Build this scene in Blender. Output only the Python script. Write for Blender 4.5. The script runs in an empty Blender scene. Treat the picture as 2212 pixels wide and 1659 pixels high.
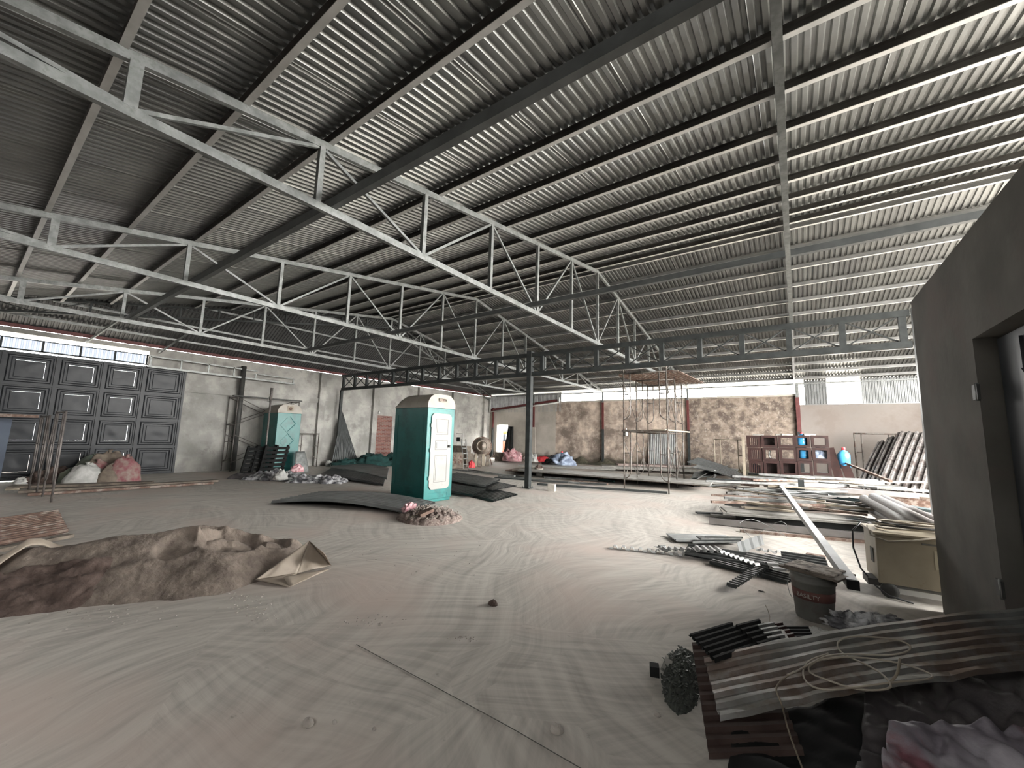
import bpy, math, random
from mathutils import Vector, Matrix, noise
R = math.radians
PI = math.pi
random.seed(7)
WORLD = 25.0
BZ0 = 4.14
scn = bpy.context.scene
COL = scn.collection
# ------------------------------------------------------------------ camera
YAW, PIT, ROL, FPX = R(-35.59), R(7.26), R(-1.48), 858.2
EYE = Vector((0, 0, 1.5))
_f = Vector((math.sin(YAW)*math.cos(PIT), math.cos(YAW)*math.cos(PIT), math.sin(PIT)))
_r = Vector((math.cos(YAW), -math.sin(YAW), 0))
_d = _f.cross(_r)
_r2 = _r*math.cos(ROL) + _d*math.sin(ROL)
_d2 = -_r*math.sin(ROL) + _d*math.cos(ROL)
cam = bpy.data.cameras.new('camera'); cam.sensor_width = 36; cam.lens = FPX/2212*36; cam.clip_start = .02; cam.clip_end = 300
camo = bpy.data.objects.new('camera', cam); COL.objects.link(camo)
camo.matrix_world = Matrix(((_r2.x, -_d2.x, -_f.x, EYE.x), (_r2.y, -_d2.y, -_f.y, EYE.y), (_r2.z, -_d2.z, -_f.z, EYE.z), (0, 0, 0, 1)))
scn.camera = camo
# ------------------------------------------------------------------ light
scn.view_settings.view_transform = 'Standard'; scn.view_settings.look = 'None'
scn.view_settings.gamma = 1; scn.view_settings.use_curve_mapping = False
scn.view_settings.exposure = 0.6
try:
    scn.cycles.use_denoising = True
    scn.cycles.max_bounces = 10; scn.cycles.diffuse_bounces = 7; scn.cycles.glossy_bounces = 4; scn.cycles.transmission_bounces = 4
    scn.cycles.caustics_reflective = False; scn.cycles.caustics_refractive = False; scn.cycles.sample_clamp_indirect = 25
except Exception: pass
w = bpy.data.worlds.new('overcast'); scn.world = w; w.use_nodes = True
bg = w.node_tree.nodes['Background']; bg.inputs[0].default_value = (1.0, 0.985, 0.95, 1); bg.inputs[1].default_value = WORLD
def portal(name, loc, rot, sx, sy):
    l = bpy.data.lights.new(name, 'AREA'); l.shape = 'RECTANGLE'; l.size = sx; l.size_y = sy
    o = bpy.data.objects.new(name, l); COL.objects.link(o); o.location = loc; o.rotation_euler = rot
    l.cycles.is_portal = True
portal('sky_portal', (6.05, 11.2, 2.0), (0, R(90), 0), 4.0, 11.6)
portal('sky_portal', (-5.85, 20.65, 3.85), (R(-90), 0, 0), 12.2, .9)
portal('sky_portal', (3.05, 20.65, 3.65), (R(-90), 0, 0), 5.7, 1.0)
portal('sky_portal', (-5.9, -3.37, 4.08), (0, 0, 0), 20.5, .4)  # sky through the slit added behind the camera
portal('sky_portal', (6.05, 3.3, 3.5), (0, R(90), 0), 1.1, 4.2)  # sky through the opening added above the near room
portal('sky_portal', (-16.5, 1.5, 3.6), (0, R(-90), 0), .6, 3.9)

# ------------------------------------------------------------------ geometry helpers
def ray(px, py):
    return _r2*((px-1106)/FPX) + _d2*((py-829.5)/FPX) + _f
def G(px, py, z=0.0):
    d = ray(px, py); return EYE + d*((z-EYE.z)/d.z)
def GX(px, py, X):
    d = ray(px, py); return EYE + d*((X-EYE.x)/d.x)
def GY(px, py, Y):
    d = ray(px, py); return EYE + d*((Y-EYE.y)/d.y)
V = Vector
class MB:
    def __init__(s): s.v = []; s.f = []; s.sm = []
    def add(s, vs, fs, smooth=False):
        n = len(s.v); s.v += [V(a) for a in vs]; s.f += [tuple(i+n for i in f) for f in fs]; s.sm += [smooth]*len(fs); return s
    def box(s, c, d, rz=0, M=None):
        x, y, z = d[0]/2, d[1]/2, d[2]/2
        vs = [V((a*x, b*y, e*z)) for a in (-1, 1) for b in (-1, 1) for e in (-1, 1)]
        if M is not None: vs = [M@q for q in vs]
        if rz: Rm = Matrix.Rotation(rz, 3, 'Z'); vs = [Rm@q for q in vs]
        return s.add([q+V(c) for q in vs], [(0, 1, 3, 2), (4, 6, 7, 5), (0, 4, 5, 1), (2, 3, 7, 6), (0, 2, 6, 4), (1, 5, 7, 3)])
    def bb(s, x0, x1, y0, y1, z0, z1): return s.box(((x0+x1)/2, (y0+y1)/2, (z0+z1)/2), (x1-x0, y1-y0, z1-z0))
    def prof(s, p, q, pts, up=(0, 0, 1), cap=True, smooth=False):
        p, q, up = V(p), V(q), V(up); d = (q-p).normalized()
        a = d.cross(up)
        if a.length < 1e-4: a = d.cross(V((1, 0, 0)))
        a.normalize(); b = a.cross(d).normalized(); n = len(pts)
        vs = [o+a*x+b*y for o in (p, q) for x, y in pts]
        fs = [(i, (i+1) % n, n+(i+1) % n, n+i) for i in range(n)]
        if cap: fs += [tuple(range(n))[::-1], tuple(range(n, 2*n))]
        s.add(vs, fs[:n], smooth)
        if cap: k = len(s.v)-2*n; s.f += [tuple(k+i for i in f) for f in fs[n:]]; s.sm += [False]*2
        return s
    def bar(s, p, q, w=.05, h=.05, up=(0, 0, 1)):
        return s.prof(p, q, [(-w/2, -h/2), (w/2, -h/2), (w/2, h/2), (-w/2, h/2)], up)
    def tube(s, p, q, r=.02, n=8):
        return s.prof(p, q, [(r*math.cos(2*PI*i/n), r*math.sin(2*PI*i/n)) for i in range(n)], smooth=True)
    def chan(s, p, q, w=.1, h=.05, t=.006, up=(0, 0, 1)):
        return s.prof(p, q, [(-w/2, -h/2), (w/2, -h/2), (w/2, h/2), (w/2-t, h/2), (w/2-t, -h/2+t), (-w/2+t, -h/2+t), (-w/2+t, h/2), (-w/2, h/2)], up)
    def path(s, pts, r=.004, n=6, closed=False):
        pts = [V(p) for p in pts]; m = len(pts); rings = []; prev = None
        for i, p in enumerate(pts):
            a = pts[max(i-1, 0)]; b = pts[min(i+1, m-1)]; d = (b-a)
            if d.length < 1e-6: d = V((1, 0, 0))
            d.normalize()
            u = prev if prev is not None else (d.cross(V((0, 0, 1))) if abs(d.z) < .95 else d.cross(V((1, 0, 0))))
            u = (u - d*u.dot(d)).normalized(); w_ = d.cross(u); prev = u
            rings.append([p+u*r*math.cos(2*PI*k/n)+w_*r*math.sin(2*PI*k/n) for k in range(n)])
        vs = [v for rg in rings for v in rg]
        fs = [(i*n+k, i*n+(k+1) % n, (i+1)*n+(k+1) % n, (i+1)*n+k) for i in range(m-1) for k in range(n)]
        fs += [tuple(range(n))[::-1], tuple((m-1)*n+k for k in range(n))]
        return s.add(vs, fs, True)
    def lathe(s, prof, c=(0, 0, 0), n=20, M=None):
        vs = []; m = len(prof)
        for r, z in prof:
            for k in range(n):
                q = V((r*math.cos(2*PI*k/n), r*math.sin(2*PI*k/n), z))
                if M is not None: q = M@q
                vs.append(q+V(c))
        fs = [(i*n+k, i*n+(k+1) % n, (i+1)*n+(k+1) % n, (i+1)*n+k) for i in range(m-1) for k in range(n)]
        fs += [tuple(range(n))[::-1], tuple((m-1)*n+k for k in range(n))]
        return s.add(vs, fs, True)
    def grid(s, fn, nu, nv, smooth=True):
        vs = [fn(i/nu, j/nv) for i in range(nu+1) for j in range(nv+1)]
        fs = [(i*(nv+1)+j, (i+1)*(nv+1)+j, (i+1)*(nv+1)+j+1, i*(nv+1)+j+1) for i in range(nu) for j in range(nv)]
        return s.add(vs, fs, smooth)
    def corr(s, o, u, v, pitch=.1, amp=.022, nv=1, bend=None, ph=0, wig=0):
        """corrugated sheet: ribs run along v, stacked along u"""
        o, u, v = V(o), V(u), V(v); L = u.length; ud = u.normalized(); nrm = ud.cross(v).normalized()
        if nrm.z < 0: nrm = -nrm
        xs = []; n = max(1, int(round(L/pitch)))
        for i in range(n):
            for a, h in ((0, 0), (.42, 0), (.56, 1), (.86, 1)): xs.append(((i+a)*pitch, h*amp))
        xs.append((n*pitch, 0)); k = len(xs); rows = []
        for j in range(nv+1):
            t = j/nv
            for x, h in xs:
                p = o+ud*(x*L/(n*pitch))+v*t+nrm*h
                if bend: p = p+bend(x/(n*pitch), t)
                if wig: p = p+nrm*wig*noise.noise(p*3)
                rows.append(p)
        fs = [(j*k+i, j*k+i+1, (j+1)*k+i+1, (j+1)*k+i) for j in range(nv) for i in range(k-1)]
        return s.add(rows, fs)
    def build(s, name, mat, parent=None, label=None, cat=None, group=None, kind=None, world=True, thick=0, bevel=0, base=None):
        me = bpy.data.meshes.new(name); o = bpy.data.objects.new(name, me); COL.objects.link(o)
        off = V((0, 0, 0))
        if parent is not None:
            o.parent = parent
            if world:
                q = parent
                while q is not None: off = off+q.location; q = q.parent
        elif world and kind != 'structure':
            xs = [v.x for v in s.v]; ys = [v.y for v in s.v]; zs = [v.z for v in s.v]
            off = V(((min(xs)+max(xs))/2, (min(ys)+max(ys))/2, min(zs))); o.location = off
        me.from_pydata([v-off for v in s.v], [], s.f); me.polygons.foreach_set('use_smooth', s.sm); me.update()
        if mat is not None: me.materials.append(mat)
        if thick: m = o.modifiers.new('thickness', 'SOLIDIFY'); m.thickness = thick; m.offset = 0
        if bevel: m = o.modifiers.new('edge', 'BEVEL'); m.width = bevel; m.segments = 2; m.limit_method = 'ANGLE'
        if label: o['label'] = label
        if cat: o['category'] = cat
        if group: o['group'] = group
        if kind: o['kind'] = kind
        return o
def thing(name, label, cat, loc=(0, 0, 0), rz=0, group=None, kind=None):
    o = bpy.data.objects.new(name, None); COL.objects.link(o); o.location = loc; o.rotation_euler = (0, 0, rz); o.empty_display_size = .1
    o['label'] = label; o['category'] = cat
    if group: o['group'] = group
    if kind: o['kind'] = kind
    return o
def dup(root, loc=None, rz=None, label=None, group=None):
    r = root.copy(); COL.objects.link(r)
    if loc is not None: r.location = loc
    if rz is not None: r.rotation_euler = (0, 0, rz)
    if label: r['label'] = label
    if group: r['group'] = group
    for ch in list(root.children):
        c = ch.copy(); COL.objects.link(c); c.parent = r
        for g in list(ch.children):
            d = g.copy(); COL.objects.link(d); d.parent = c
    return r
# ------------------------------------------------------------------ materials
def mat(name, c1, c2=None, scale=3.0, rough=.6, metal=0.0, bump=0.0, bscale=30, det=6, stretch=(1, 1, 1), c3=None, s3=.8, t3=(.5, .62), spec=.5, contrast=(.35, .65), trans=0):
    m = bpy.data.materials.new(name); m.use_nodes = True; nt = m.node_tree; N = nt.nodes; L = nt.links
    b = N['Principled BSDF']; b.inputs['Roughness'].default_value = rough; b.inputs['Metallic'].default_value = metal
    b.inputs['Specular IOR Level'].default_value = spec
    if trans: b.inputs['Transmission Weight'].default_value = trans
    tc = N.new('ShaderNodeTexCoord'); mp = N.new('ShaderNodeMapping'); mp.inputs['Scale'].default_value = stretch
    geo = N.new('ShaderNodeNewGeometry'); L.new(geo.outputs['Position'], mp.inputs['Vector'])
    col = None
    if c2:
        n = N.new('ShaderNodeTexNoise'); n.inputs['Scale'].default_value = scale; n.inputs['Detail'].default_value = det
        L.new(mp.outputs[0], n.inputs['Vector'])
        r = N.new('ShaderNodeValToRGB'); r.color_ramp.elements[0].position = contrast[0]; r.color_ramp.elements[1].position = contrast[1]
        r.color_ramp.elements[0].color = (*c1, 1); r.color_ramp.elements[1].color = (*c2, 1)
        L.new(n.outputs['Fac'], r.inputs[0]); col = r.outputs[0]
        if c3:
            n3 = N.new('ShaderNodeTexNoise'); n3.inputs['Scale'].default_value = s3; n3.inputs['Detail'].default_value = 8; n3.inputs['Roughness'].default_value = .65
            L.new(mp.outputs[0], n3.inputs['Vector'])
            r3 = N.new('ShaderNodeValToRGB'); r3.color_ramp.elements[0].position = t3[0]; r3.color_ramp.elements[1].position = t3[1]
            L.new(n3.outputs['Fac'], r3.inputs[0])
            mx = N.new('ShaderNodeMixRGB'); L.new(r3.outputs[0], mx.inputs[0]); L.new(col, mx.inputs[1]); mx.inputs[2].default_value = (*c3, 1); col = mx.outputs[0]
        L.new(col, b.inputs['Base Color'])
    else: b.inputs['Base Color'].default_value = (*c1, 1)
    if bump:
        nb = N.new('ShaderNodeTexNoise'); nb.inputs['Scale'].default_value = bscale; nb.inputs['Detail'].default_value = 5
        L.new(mp.outputs[0], nb.inputs['Vector'])
        bp = N.new('ShaderNodeBump'); bp.inputs['Strength'].default_value = bump; bp.inputs['Distance'].default_value = .02
        L.new(nb.outputs['Fac'], bp.inputs['Height']); L.new(bp.outputs[0], b.inputs['Normal'])
    return m
M = {}
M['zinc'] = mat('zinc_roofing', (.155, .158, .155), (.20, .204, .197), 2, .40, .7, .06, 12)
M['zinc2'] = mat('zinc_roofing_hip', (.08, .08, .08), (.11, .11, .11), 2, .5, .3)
M['purlin'] = mat('purlin_steel_shade_dark', (.05, .046, .043), (.09, .085, .08), 4, .5, .4)  # shade on the purlin webs painted in as a darker grey
M['purlinf'] = mat('far_purlin_steel_shaded', (.15, .15, .147), (.21, .21, .205), 4, .5, .3)  # same web shade, painted milder for the far slope
M['flange_lit'] = mat('lit_edge_flange', (.42, .42, .41), (.52, .52, .51), 5, .45, .2)  # light on the lower edges painted in as a paler tone
M['tie'] = mat('grey_tie_beam_paint', (.07, .075, .075), (.10, .106, .106), 6, .5)
M['galv'] = mat('galvanised_steel', (.15, .158, .155), (.25, .26, .255), 9, .45, .4, c3=(.13, .14, .13), s3=25, t3=(.5, .75))
M['girder'] = mat('grey_painted_steel', (.032, .035, .035), (.05, .054, .054), 6, .5, .0, spec=.12)
M['redox'] = mat('red_oxide_paint', (.085, .018, .018), (.12, .03, .028), 8, .6)
M['white'] = mat('white_pvc', (.52, .52, .50), (.58, .58, .56), 4, .4)
M['teal'] = mat('teal_plastic', (.005, .125, .118), (.010, .155, .147), 3, .38, 0, .05, 20, c3=(.004, .095, .09), s3=2)
M['cream'] = mat('cream_fibreglass', (.26, .235, .20), (.31, .285, .245), 4, .5)
M['doorwhite'] = mat('white_fibreglass', (.24, .235, .225), (.29, .285, .27), 3, .5, c3=(.17, .165, .155), s3=3, t3=(.55, .8))
M['line'] = mat('dark_groove', (.10, .10, .09), rough=.8)
M['tealline'] = mat('teal_groove', (.01, .14, .14), rough=.7)
M['dark'] = mat('dark_rubber', (.03, .03, .03), (.05, .05, .045), 8, .6)
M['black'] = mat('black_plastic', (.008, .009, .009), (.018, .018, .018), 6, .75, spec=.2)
M['rust'] = mat('rusty_steel', (.10, .06, .045), (.20, .13, .10), 12, .7, .2, c3=(.28, .24, .21), s3=6)
M['browner'] = mat('dark_brown_paint', (.020, .008, .007), (.036, .014, .012), 8, .45)
M['scaf'] = mat('scaffold_steel', (.10, .09, .08), (.17, .155, .14), 14, .55, .3, c3=(.08, .05, .04), s3=9)
M['scafd'] = mat('scaffold_steel_dark', (.10, .09, .085), (.18, .16, .15), 14, .55, .3)
M['wood'] = mat('weathered_timber', (.10, .082, .066), (.21, .175, .14), 6, .8, 0, .2, 20, stretch=(1, 1, 1))
M['woodp'] = mat('pale_timber', (.22, .185, .14), (.32, .275, .215), 6, .8)
M['sheetdk'] = mat('dark_corrugated_steel', (.04, .043, .043), (.075, .08, .08), 4, .4, .5)
M['sheetgy'] = mat('grey_corrugated_steel', (.15, .155, .155), (.22, .225, .225), 3, .40, .5)
M['sheetlt'] = mat('bright_corrugated_steel', (.28, .285, .28), (.38, .385, .38), 5, .42, .3)
M['asb'] = mat('fibre_cement_sheet', (.085, .076, .072), (.20, .185, .175), 9, .9, 0, .3, 40, c3=(.06, .045, .04), s3=3)
M['net'] = mat('green_netting', (.003, .026, .024), (.006, .05, .045), 25, .9, 0, 1.0, 60)
M['tarp'] = mat('tan_tarpaulin', (.30, .25, .20), (.42, .36, .30), 3, .55, 0, .15, 20)
M['bluep'] = mat('blue_water_plastic', (.05, .30, .62), (.08, .42, .78), 2, .15, 0, spec=.6)
M['red'] = mat('red_plastic', (.62, .06, .07), rough=.4)
M['pink'] = mat('pink_plastic', (.45, .15, .18), (.62, .45, .46), 14, .5)
M['bag'] = mat('woven_sack', (.36, .36, .34), (.52, .52, .50), 6, .6, 0, .3, 40)
M['sackb'] = mat('brown_woven_sack', (.12, .095, .075), (.22, .18, .14), 6, .8, 0, .3, 40)
M['sackg'] = mat('green_grey_sack', (.10, .13, .11), (.22, .24, .18), 6, .7, 0, .3, 40)
M['sackr'] = mat('red_printed_sack', (.22, .07, .08), (.28, .22, .19), 9, .7, 0, .3, 40)
M['clear'] = mat('crumpled_clear_plastic', (.09, .09, .10), (.60, .60, .62), 7, .2, 0, .8, 25, det=4, contrast=(.42, .62))
M['bluebag'] = mat('blue_grey_cloth', (.13, .16, .23), (.32, .38, .48), 7, .6, 0, .3, 20)
M['weld'] = mat('welder_cream_paint', (.24, .205, .15), (.29, .25, .185), 5, .5, 0, 0, c3=(.20, .14, .08), s3=7, t3=(.60, .72))
M['buck'] = mat('dirty_bucket_plastic', (.12, .12, .11), (.19, .19, .175), 5, .6, c3=(.12, .10, .09), s3=4)
M['cable'] = mat('cable_grey', (.30, .26, .21), (.42, .38, .32), 8, .55)
M['cableb'] = mat('cable_black', (.02, .02, .022), rough=.45)
M['door'] = mat('dark_steel_door', (.030, .034, .042), (.05, .055, .065), 4, .5)
M['conc'] = mat('concrete_block', (.36, .34, .30), (.48, .45, .40), 12, .9, 0, .4, 60)
M['stone'] = mat('dusty_stone', (.33, .30, .27), (.45, .42, .38), 14, .9, 0, .5, 40)
M['pipe'] = mat('grey_pvc_pipe', (.16, .147, .14), (.21, .195, .19), 5, .4)
M['bluest'] = mat('pale_blue_sheet_metal', (.07, .10, .108), (.11, .15, .158), 5, .5, .2)
M['alum'] = mat('aluminium_profile', (.13, .133, .13), (.23, .232, .228), 9, .4, .4)
M['paleboard'] = mat('pale_sheet_board', (.17, .165, .15), (.27, .26, .24), 7, .55, .1)
M['gravel'] = mat('dark_gravel', (.022, .026, .024), (.06, .065, .055), 40, .9)
M['debris'] = mat('wood_chip_debris', (.12, .08, .07), (.30, .25, .22), 35, .9)
M['mixer'] = mat('mixer_dusty_paint', (.22, .165, .13), (.36, .31, .265), 8, .8)
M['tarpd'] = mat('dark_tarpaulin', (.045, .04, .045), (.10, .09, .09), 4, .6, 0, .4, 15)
M['tarpl'] = mat('pale_purple_tarpaulin', (.16, .14, .17), (.42, .40, .44), 5, .55, 0, .4, 15, c3=(.22, .09, .11), s3=2.2)
def wallmat(name, c1, c2, c3, s1=1.6, s3=.9, t3=(.45, .62), low=None, speck=None, bump=.25, warm=None):
    """plaster wall with cloudy staining; low = damp stain colour near the floor"""
    m = mat(name, c1, c2, s1, .9, 0, bump, 14, 10, c3=c3, s3=s3, t3=t3)
    nt = m.node_tree; N = nt.nodes; L = nt.links; b = N['Principled BSDF']
    src = b.inputs['Base Color'].links[0].from_socket
    geo = N.new('ShaderNodeNewGeometry')
    if speck:
        n = N.new('ShaderNodeTexNoise'); n.inputs['Scale'].default_value = speck[1]; n.inputs['Detail'].default_value = 9; n.inputs['Roughness'].default_value = .75
        L.new(geo.outputs['Position'], n.inputs['Vector'])
        r = N.new('ShaderNodeValToRGB'); r.color_ramp.elements[0].position = speck[2]; r.color_ramp.elements[1].position = speck[3]
        L.new(n.outputs['Fac'], r.inputs[0])
        mx = N.new('ShaderNodeMixRGB'); L.new(r.outputs[0], mx.inputs[0]); L.new(src, mx.inputs[1]); mx.inputs[2].default_value = (*speck[0], 1); src = mx.outputs[0]
    if low:
        sp = N.new('ShaderNodeSeparateXYZ'); L.new(geo.outputs['Position'], sp.inputs[0])
        n = N.new('ShaderNodeTexNoise'); n.inputs['Scale'].default_value = 2.5; n.inputs['Detail'].default_value = 7
        L.new(geo.outputs['Position'], n.inputs['Vector'])
        a = N.new('ShaderNodeMath'); a.operation = 'MULTIPLY_ADD'; a.inputs[1].default_value = -low[1]*1.6; L.new(n.outputs['Fac'], a.inputs[0]); L.new(sp.outputs['Z'], a.inputs[2])
        r = N.new('ShaderNodeMapRange'); r.inputs['From Min'].default_value = -low[1]*.5; r.inputs['From Max'].default_value = low[1]*.15
        r.inputs['To Min'].default_value = 1; r.inputs['To Max'].default_value = 0; L.new(a.outputs[0], r.inputs['Value'])
        mx = N.new('ShaderNodeMixRGB'); L.new(r.outputs[0], mx.inputs[0]); L.new(src, mx.inputs[1]); mx.inputs[2].default_value = (*low[0], 1); src = mx.outputs[0]
    L.new(src, b.inputs['Base Color'])
    return m
M['wallA'] = wallmat('rendered_wall_grey', (.24, .235, .22), (.36, .35, .33), (.44, .43, .40), 1.4, .7, speck=((.17, .16, .15), 2.2, .55, .75))
M['wallD'] = wallmat('rendered_wall_buff', (.42, .385, .335), (.52, .48, .43), (.34, .31, .27), 1.2, .5, low=((.15, .12, .10), .6))
M['wallM'] = wallmat('mouldy_wall_brown', (.36, .285, .235), (.64, .53, .44), (.19, .15, .125), 3.4, 1.0, (.46, .62), low=((.07, .06, .045), .7), speck=((.66, .58, .50), 7, .56, .70), bump=.5)
M['wallM2'] = wallmat('mottled_wall_tan', (.19, .15, .12), (.33, .27, .22), (.11, .085, .07), 5.5, 2.6, (.46, .60), low=((.05, .045, .035), .55), speck=((.42, .37, .32), 9, .54, .68), bump=.6)
M['wallR'] = wallmat('clean_render_wall', (.20, .18, .165), (.25, .23, .215), (.185, .158, .14), 1.2, .6, bump=.1)
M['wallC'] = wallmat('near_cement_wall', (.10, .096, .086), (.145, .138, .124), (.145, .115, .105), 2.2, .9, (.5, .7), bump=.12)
def brickmat():
    m = bpy.data.materials.new('bare_red_brick'); m.use_nodes = True; N = m.node_tree.nodes; L = m.node_tree.links; b = N['Principled BSDF']
    g = N.new('ShaderNodeNewGeometry'); sp = N.new('ShaderNodeSeparateXYZ'); cb = N.new('ShaderNodeCombineXYZ')
    L.new(g.outputs['Position'], sp.inputs[0]); L.new(sp.outputs['Y'], cb.inputs['X']); L.new(sp.outputs['Z'], cb.inputs['Y'])
    t = N.new('ShaderNodeTexBrick'); t.inputs['Scale'].default_value = 1; t.inputs['Brick Width'].default_value = .21; t.inputs['Row Height'].default_value = .065
    t.inputs['Mortar Size'].default_value = .008; t.inputs['Color1'].default_value = (.13, .045, .036, 1); t.inputs['Color2'].default_value = (.22, .095, .075, 1); t.inputs['Mortar'].default_value = (.20, .18, .165, 1)
    L.new(cb.outputs[0], t.inputs['Vector']); L.new(t.outputs['Color'], b.inputs['Base Color']); b.inputs['Roughness'].default_value = .9
    return m
M['brick'] = brickmat()
M['lowbounce'] = wallmat('low_bounce_render', (.05, .05, .048), (.08, .078, .075), (.04, .04, .04))  # darkened to cut light bouncing off the unseen wall behind the camera
def floormat():
    m = bpy.data.materials.new('trowelled_dusty_concrete'); m.use_nodes = True; nt = m.node_tree; N = nt.nodes; L = nt.links; b = N['Principled BSDF']
    g = N.new('ShaderNodeNewGeometry')
    def brush(cell, seed, sc, ang):
        n0 = N.new('ShaderNodeTexNoise'); n0.inputs['Scale'].default_value = .55; n0.inputs['Detail'].default_value = 2
        L.new(g.outputs['Position'], n0.inputs['Vector'])
        va = N.new('ShaderNodeVectorMath'); va.operation = 'MULTIPLY_ADD'; va.inputs[1].default_value = (.8, .8, 0); va.inputs[2].default_value = (seed, seed*.7, 0)
        L.new(n0.outputs['Color'], va.inputs[0])
        vp = N.new('ShaderNodeVectorMath'); L.new(va.outputs[0], vp.inputs[0]); L.new(g.outputs['Position'], vp.inputs[1])
        vo = N.new('ShaderNodeTexVoronoi'); vo.inputs['Scale'].default_value = cell; L.new(vp.outputs[0], vo.inputs['Vector'])
        sp = N.new('ShaderNodeSeparateColor'); L.new(vo.outputs['Color'], sp.inputs[0])
        ma = N.new('ShaderNodeMath'); ma.operation = 'MULTIPLY_ADD'; ma.inputs[1].default_value = 2.2; ma.inputs[2].default_value = ang; L.new(sp.outputs[0], ma.inputs[0])
        vr = N.new('ShaderNodeVectorRotate'); vr.rotation_type = 'Z_AXIS'; L.new(vp.outputs[0], vr.inputs['Vector']); L.new(ma.outputs[0], vr.inputs['Angle'])
        mp = N.new('ShaderNodeMapping'); mp.inputs['Scale'].default_value = (.35, 7, 1); L.new(vr.outputs[0], mp.inputs['Vector'])
        n = N.new('ShaderNodeTexNoise'); n.inputs['Scale'].default_value = sc; n.inputs['Detail'].default_value = 6; n.inputs['Roughness'].default_value = .6; n.inputs['Distortion'].default_value = .08
        L.new(mp.outputs[0], n.inputs['Vector']); return n.outputs['Fac']
    f1 = brush(.42, 3.1, 1.3, .3); f2 = brush(.8, 9.3, 2.4, 1.2)
    ad = N.new('ShaderNodeMath'); ad.operation = 'ADD'; L.new(f1, ad.inputs[0]); L.new(f2, ad.inputs[1])
    rp = N.new('ShaderNodeValToRGB'); e = rp.color_ramp.elements; e[0].position = .38; e[0].color = (.35, .325, .295, 1); e[1].position = .60; e[1].color = (.54, .51, .465, 1)
    hf = N.new('ShaderNodeMath'); hf.operation = 'MULTIPLY'; hf.inputs[1].default_value = .5; L.new(ad.outputs[0], hf.inputs[0]); L.new(hf.outputs[0], rp.inputs[0])
    n2 = N.new('ShaderNodeTexNoise'); n2.inputs['Scale'].default_value = .7; n2.inputs['Detail'].default_value = 6; L.new(g.outputs['Position'], n2.inputs['Vector'])
    r2 = N.new('ShaderNodeValToRGB'); r2.color_ramp.elements[0].position = .48; r2.color_ramp.elements[1].position = .7; L.new(n2.outputs['Fac'], r2.inputs[0])
    mx = N.new('ShaderNodeMixRGB'); L.new(r2.outputs[0], mx.inputs[0]); L.new(rp.outputs[0], mx.inputs[1]); mx.inputs[2].default_value = (.50, .42, .375, 1)
    n3 = N.new('ShaderNodeTexNoise'); n3.inputs['Scale'].default_value = 7; n3.inputs['Detail'].default_value = 8; n3.inputs['Roughness'].default_value = .7; L.new(g.outputs['Position'], n3.inputs['Vector'])
    r3 = N.new('ShaderNodeValToRGB'); r3.color_ramp.elements[0].position = .64; r3.color_ramp.elements[1].position = .74; L.new(n3.outputs['Fac'], r3.inputs[0])
    mf = N.new('ShaderNodeMath'); mf.operation = 'MULTIPLY'; mf.inputs[1].default_value = .6; L.new(r3.outputs[0], mf.inputs[0])
    m3 = N.new('ShaderNodeMixRGB'); L.new(mf.outputs[0], m3.inputs[0]); L.new(mx.outputs[0], m3.inputs[1]); m3.inputs[2].default_value = (.15, .14, .12, 1)
    L.new(m3.outputs[0], b.inputs['Base Color']); b.inputs['Roughness'].default_value = .62; b.inputs['Specular IOR Level'].default_value = .35
    bp = N.new('ShaderNodeBump'); bp.inputs['Strength'].default_value = .22; bp.inputs['Distance'].default_value = .015
    L.new(ad.outputs[0], bp.inputs['Height']); L.new(bp.outputs[0], b.inputs['Normal'])
    return m
M['floor'] = floormat()
def transmat(name, col):
    m = bpy.data.materials.new(name); m.use_nodes = True; N = m.node_tree.nodes; L = m.node_tree.links
    t = N.new('ShaderNodeBsdfTranslucent'); t.inputs[0].default_value = (*col, 1); d = N.new('ShaderNodeBsdfDiffuse'); d.inputs[0].default_value = (*col, 1)
    mx = N.new('ShaderNodeMixShader'); mx.inputs[0].default_value = .3; L.new(t.outputs[0], mx.inputs[1]); L.new(d.outputs[0], mx.inputs[2])
    L.new(mx.outputs[0], N['Material Output'].inputs['Surface']); return m
M['trans'] = transmat('translucent_roofing', (.06, .068, .085))
M['sand'] = mat('builders_sand', (.13, .104, .087), (.25, .205, .17), 5, .95, 0, .9, 22, c3=(.12, .095, .08), s3=1.8, t3=(.5, .7))
M['sandd'] = mat('damp_brown_rubble', (.06, .04, .033), (.14, .10, .085), 9, .95, 0, 1.0, 20)
M['gate'] = mat('grey_painted_gate', (.022, .024, .028), (.036, .038, .042), 3, .36, .0, .2, 4, spec=.18)
M['dirt'] = M['debris']
# ------------------------------------------------------------------ shell
YR, ZR = 9.7, 6.10          # ridge
SN, SF = .166, .19          # roof slopes
XE, YN, YF, XW = -12.92, -2.8, 20.5, -16.4
XRT = 6.0
def S(mb, name, m, **k): return mb.build(name, m, kind='structure', **k)
S(MB().bb(XW-.2, XRT, -3.8, YF+.2, -.2, 0), 'floor', M['floor'])
g = MB().bb(XW-30, XRT+40, -30, 60, -.5, -.2); S(g, 'ground', M['conc'])
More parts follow.
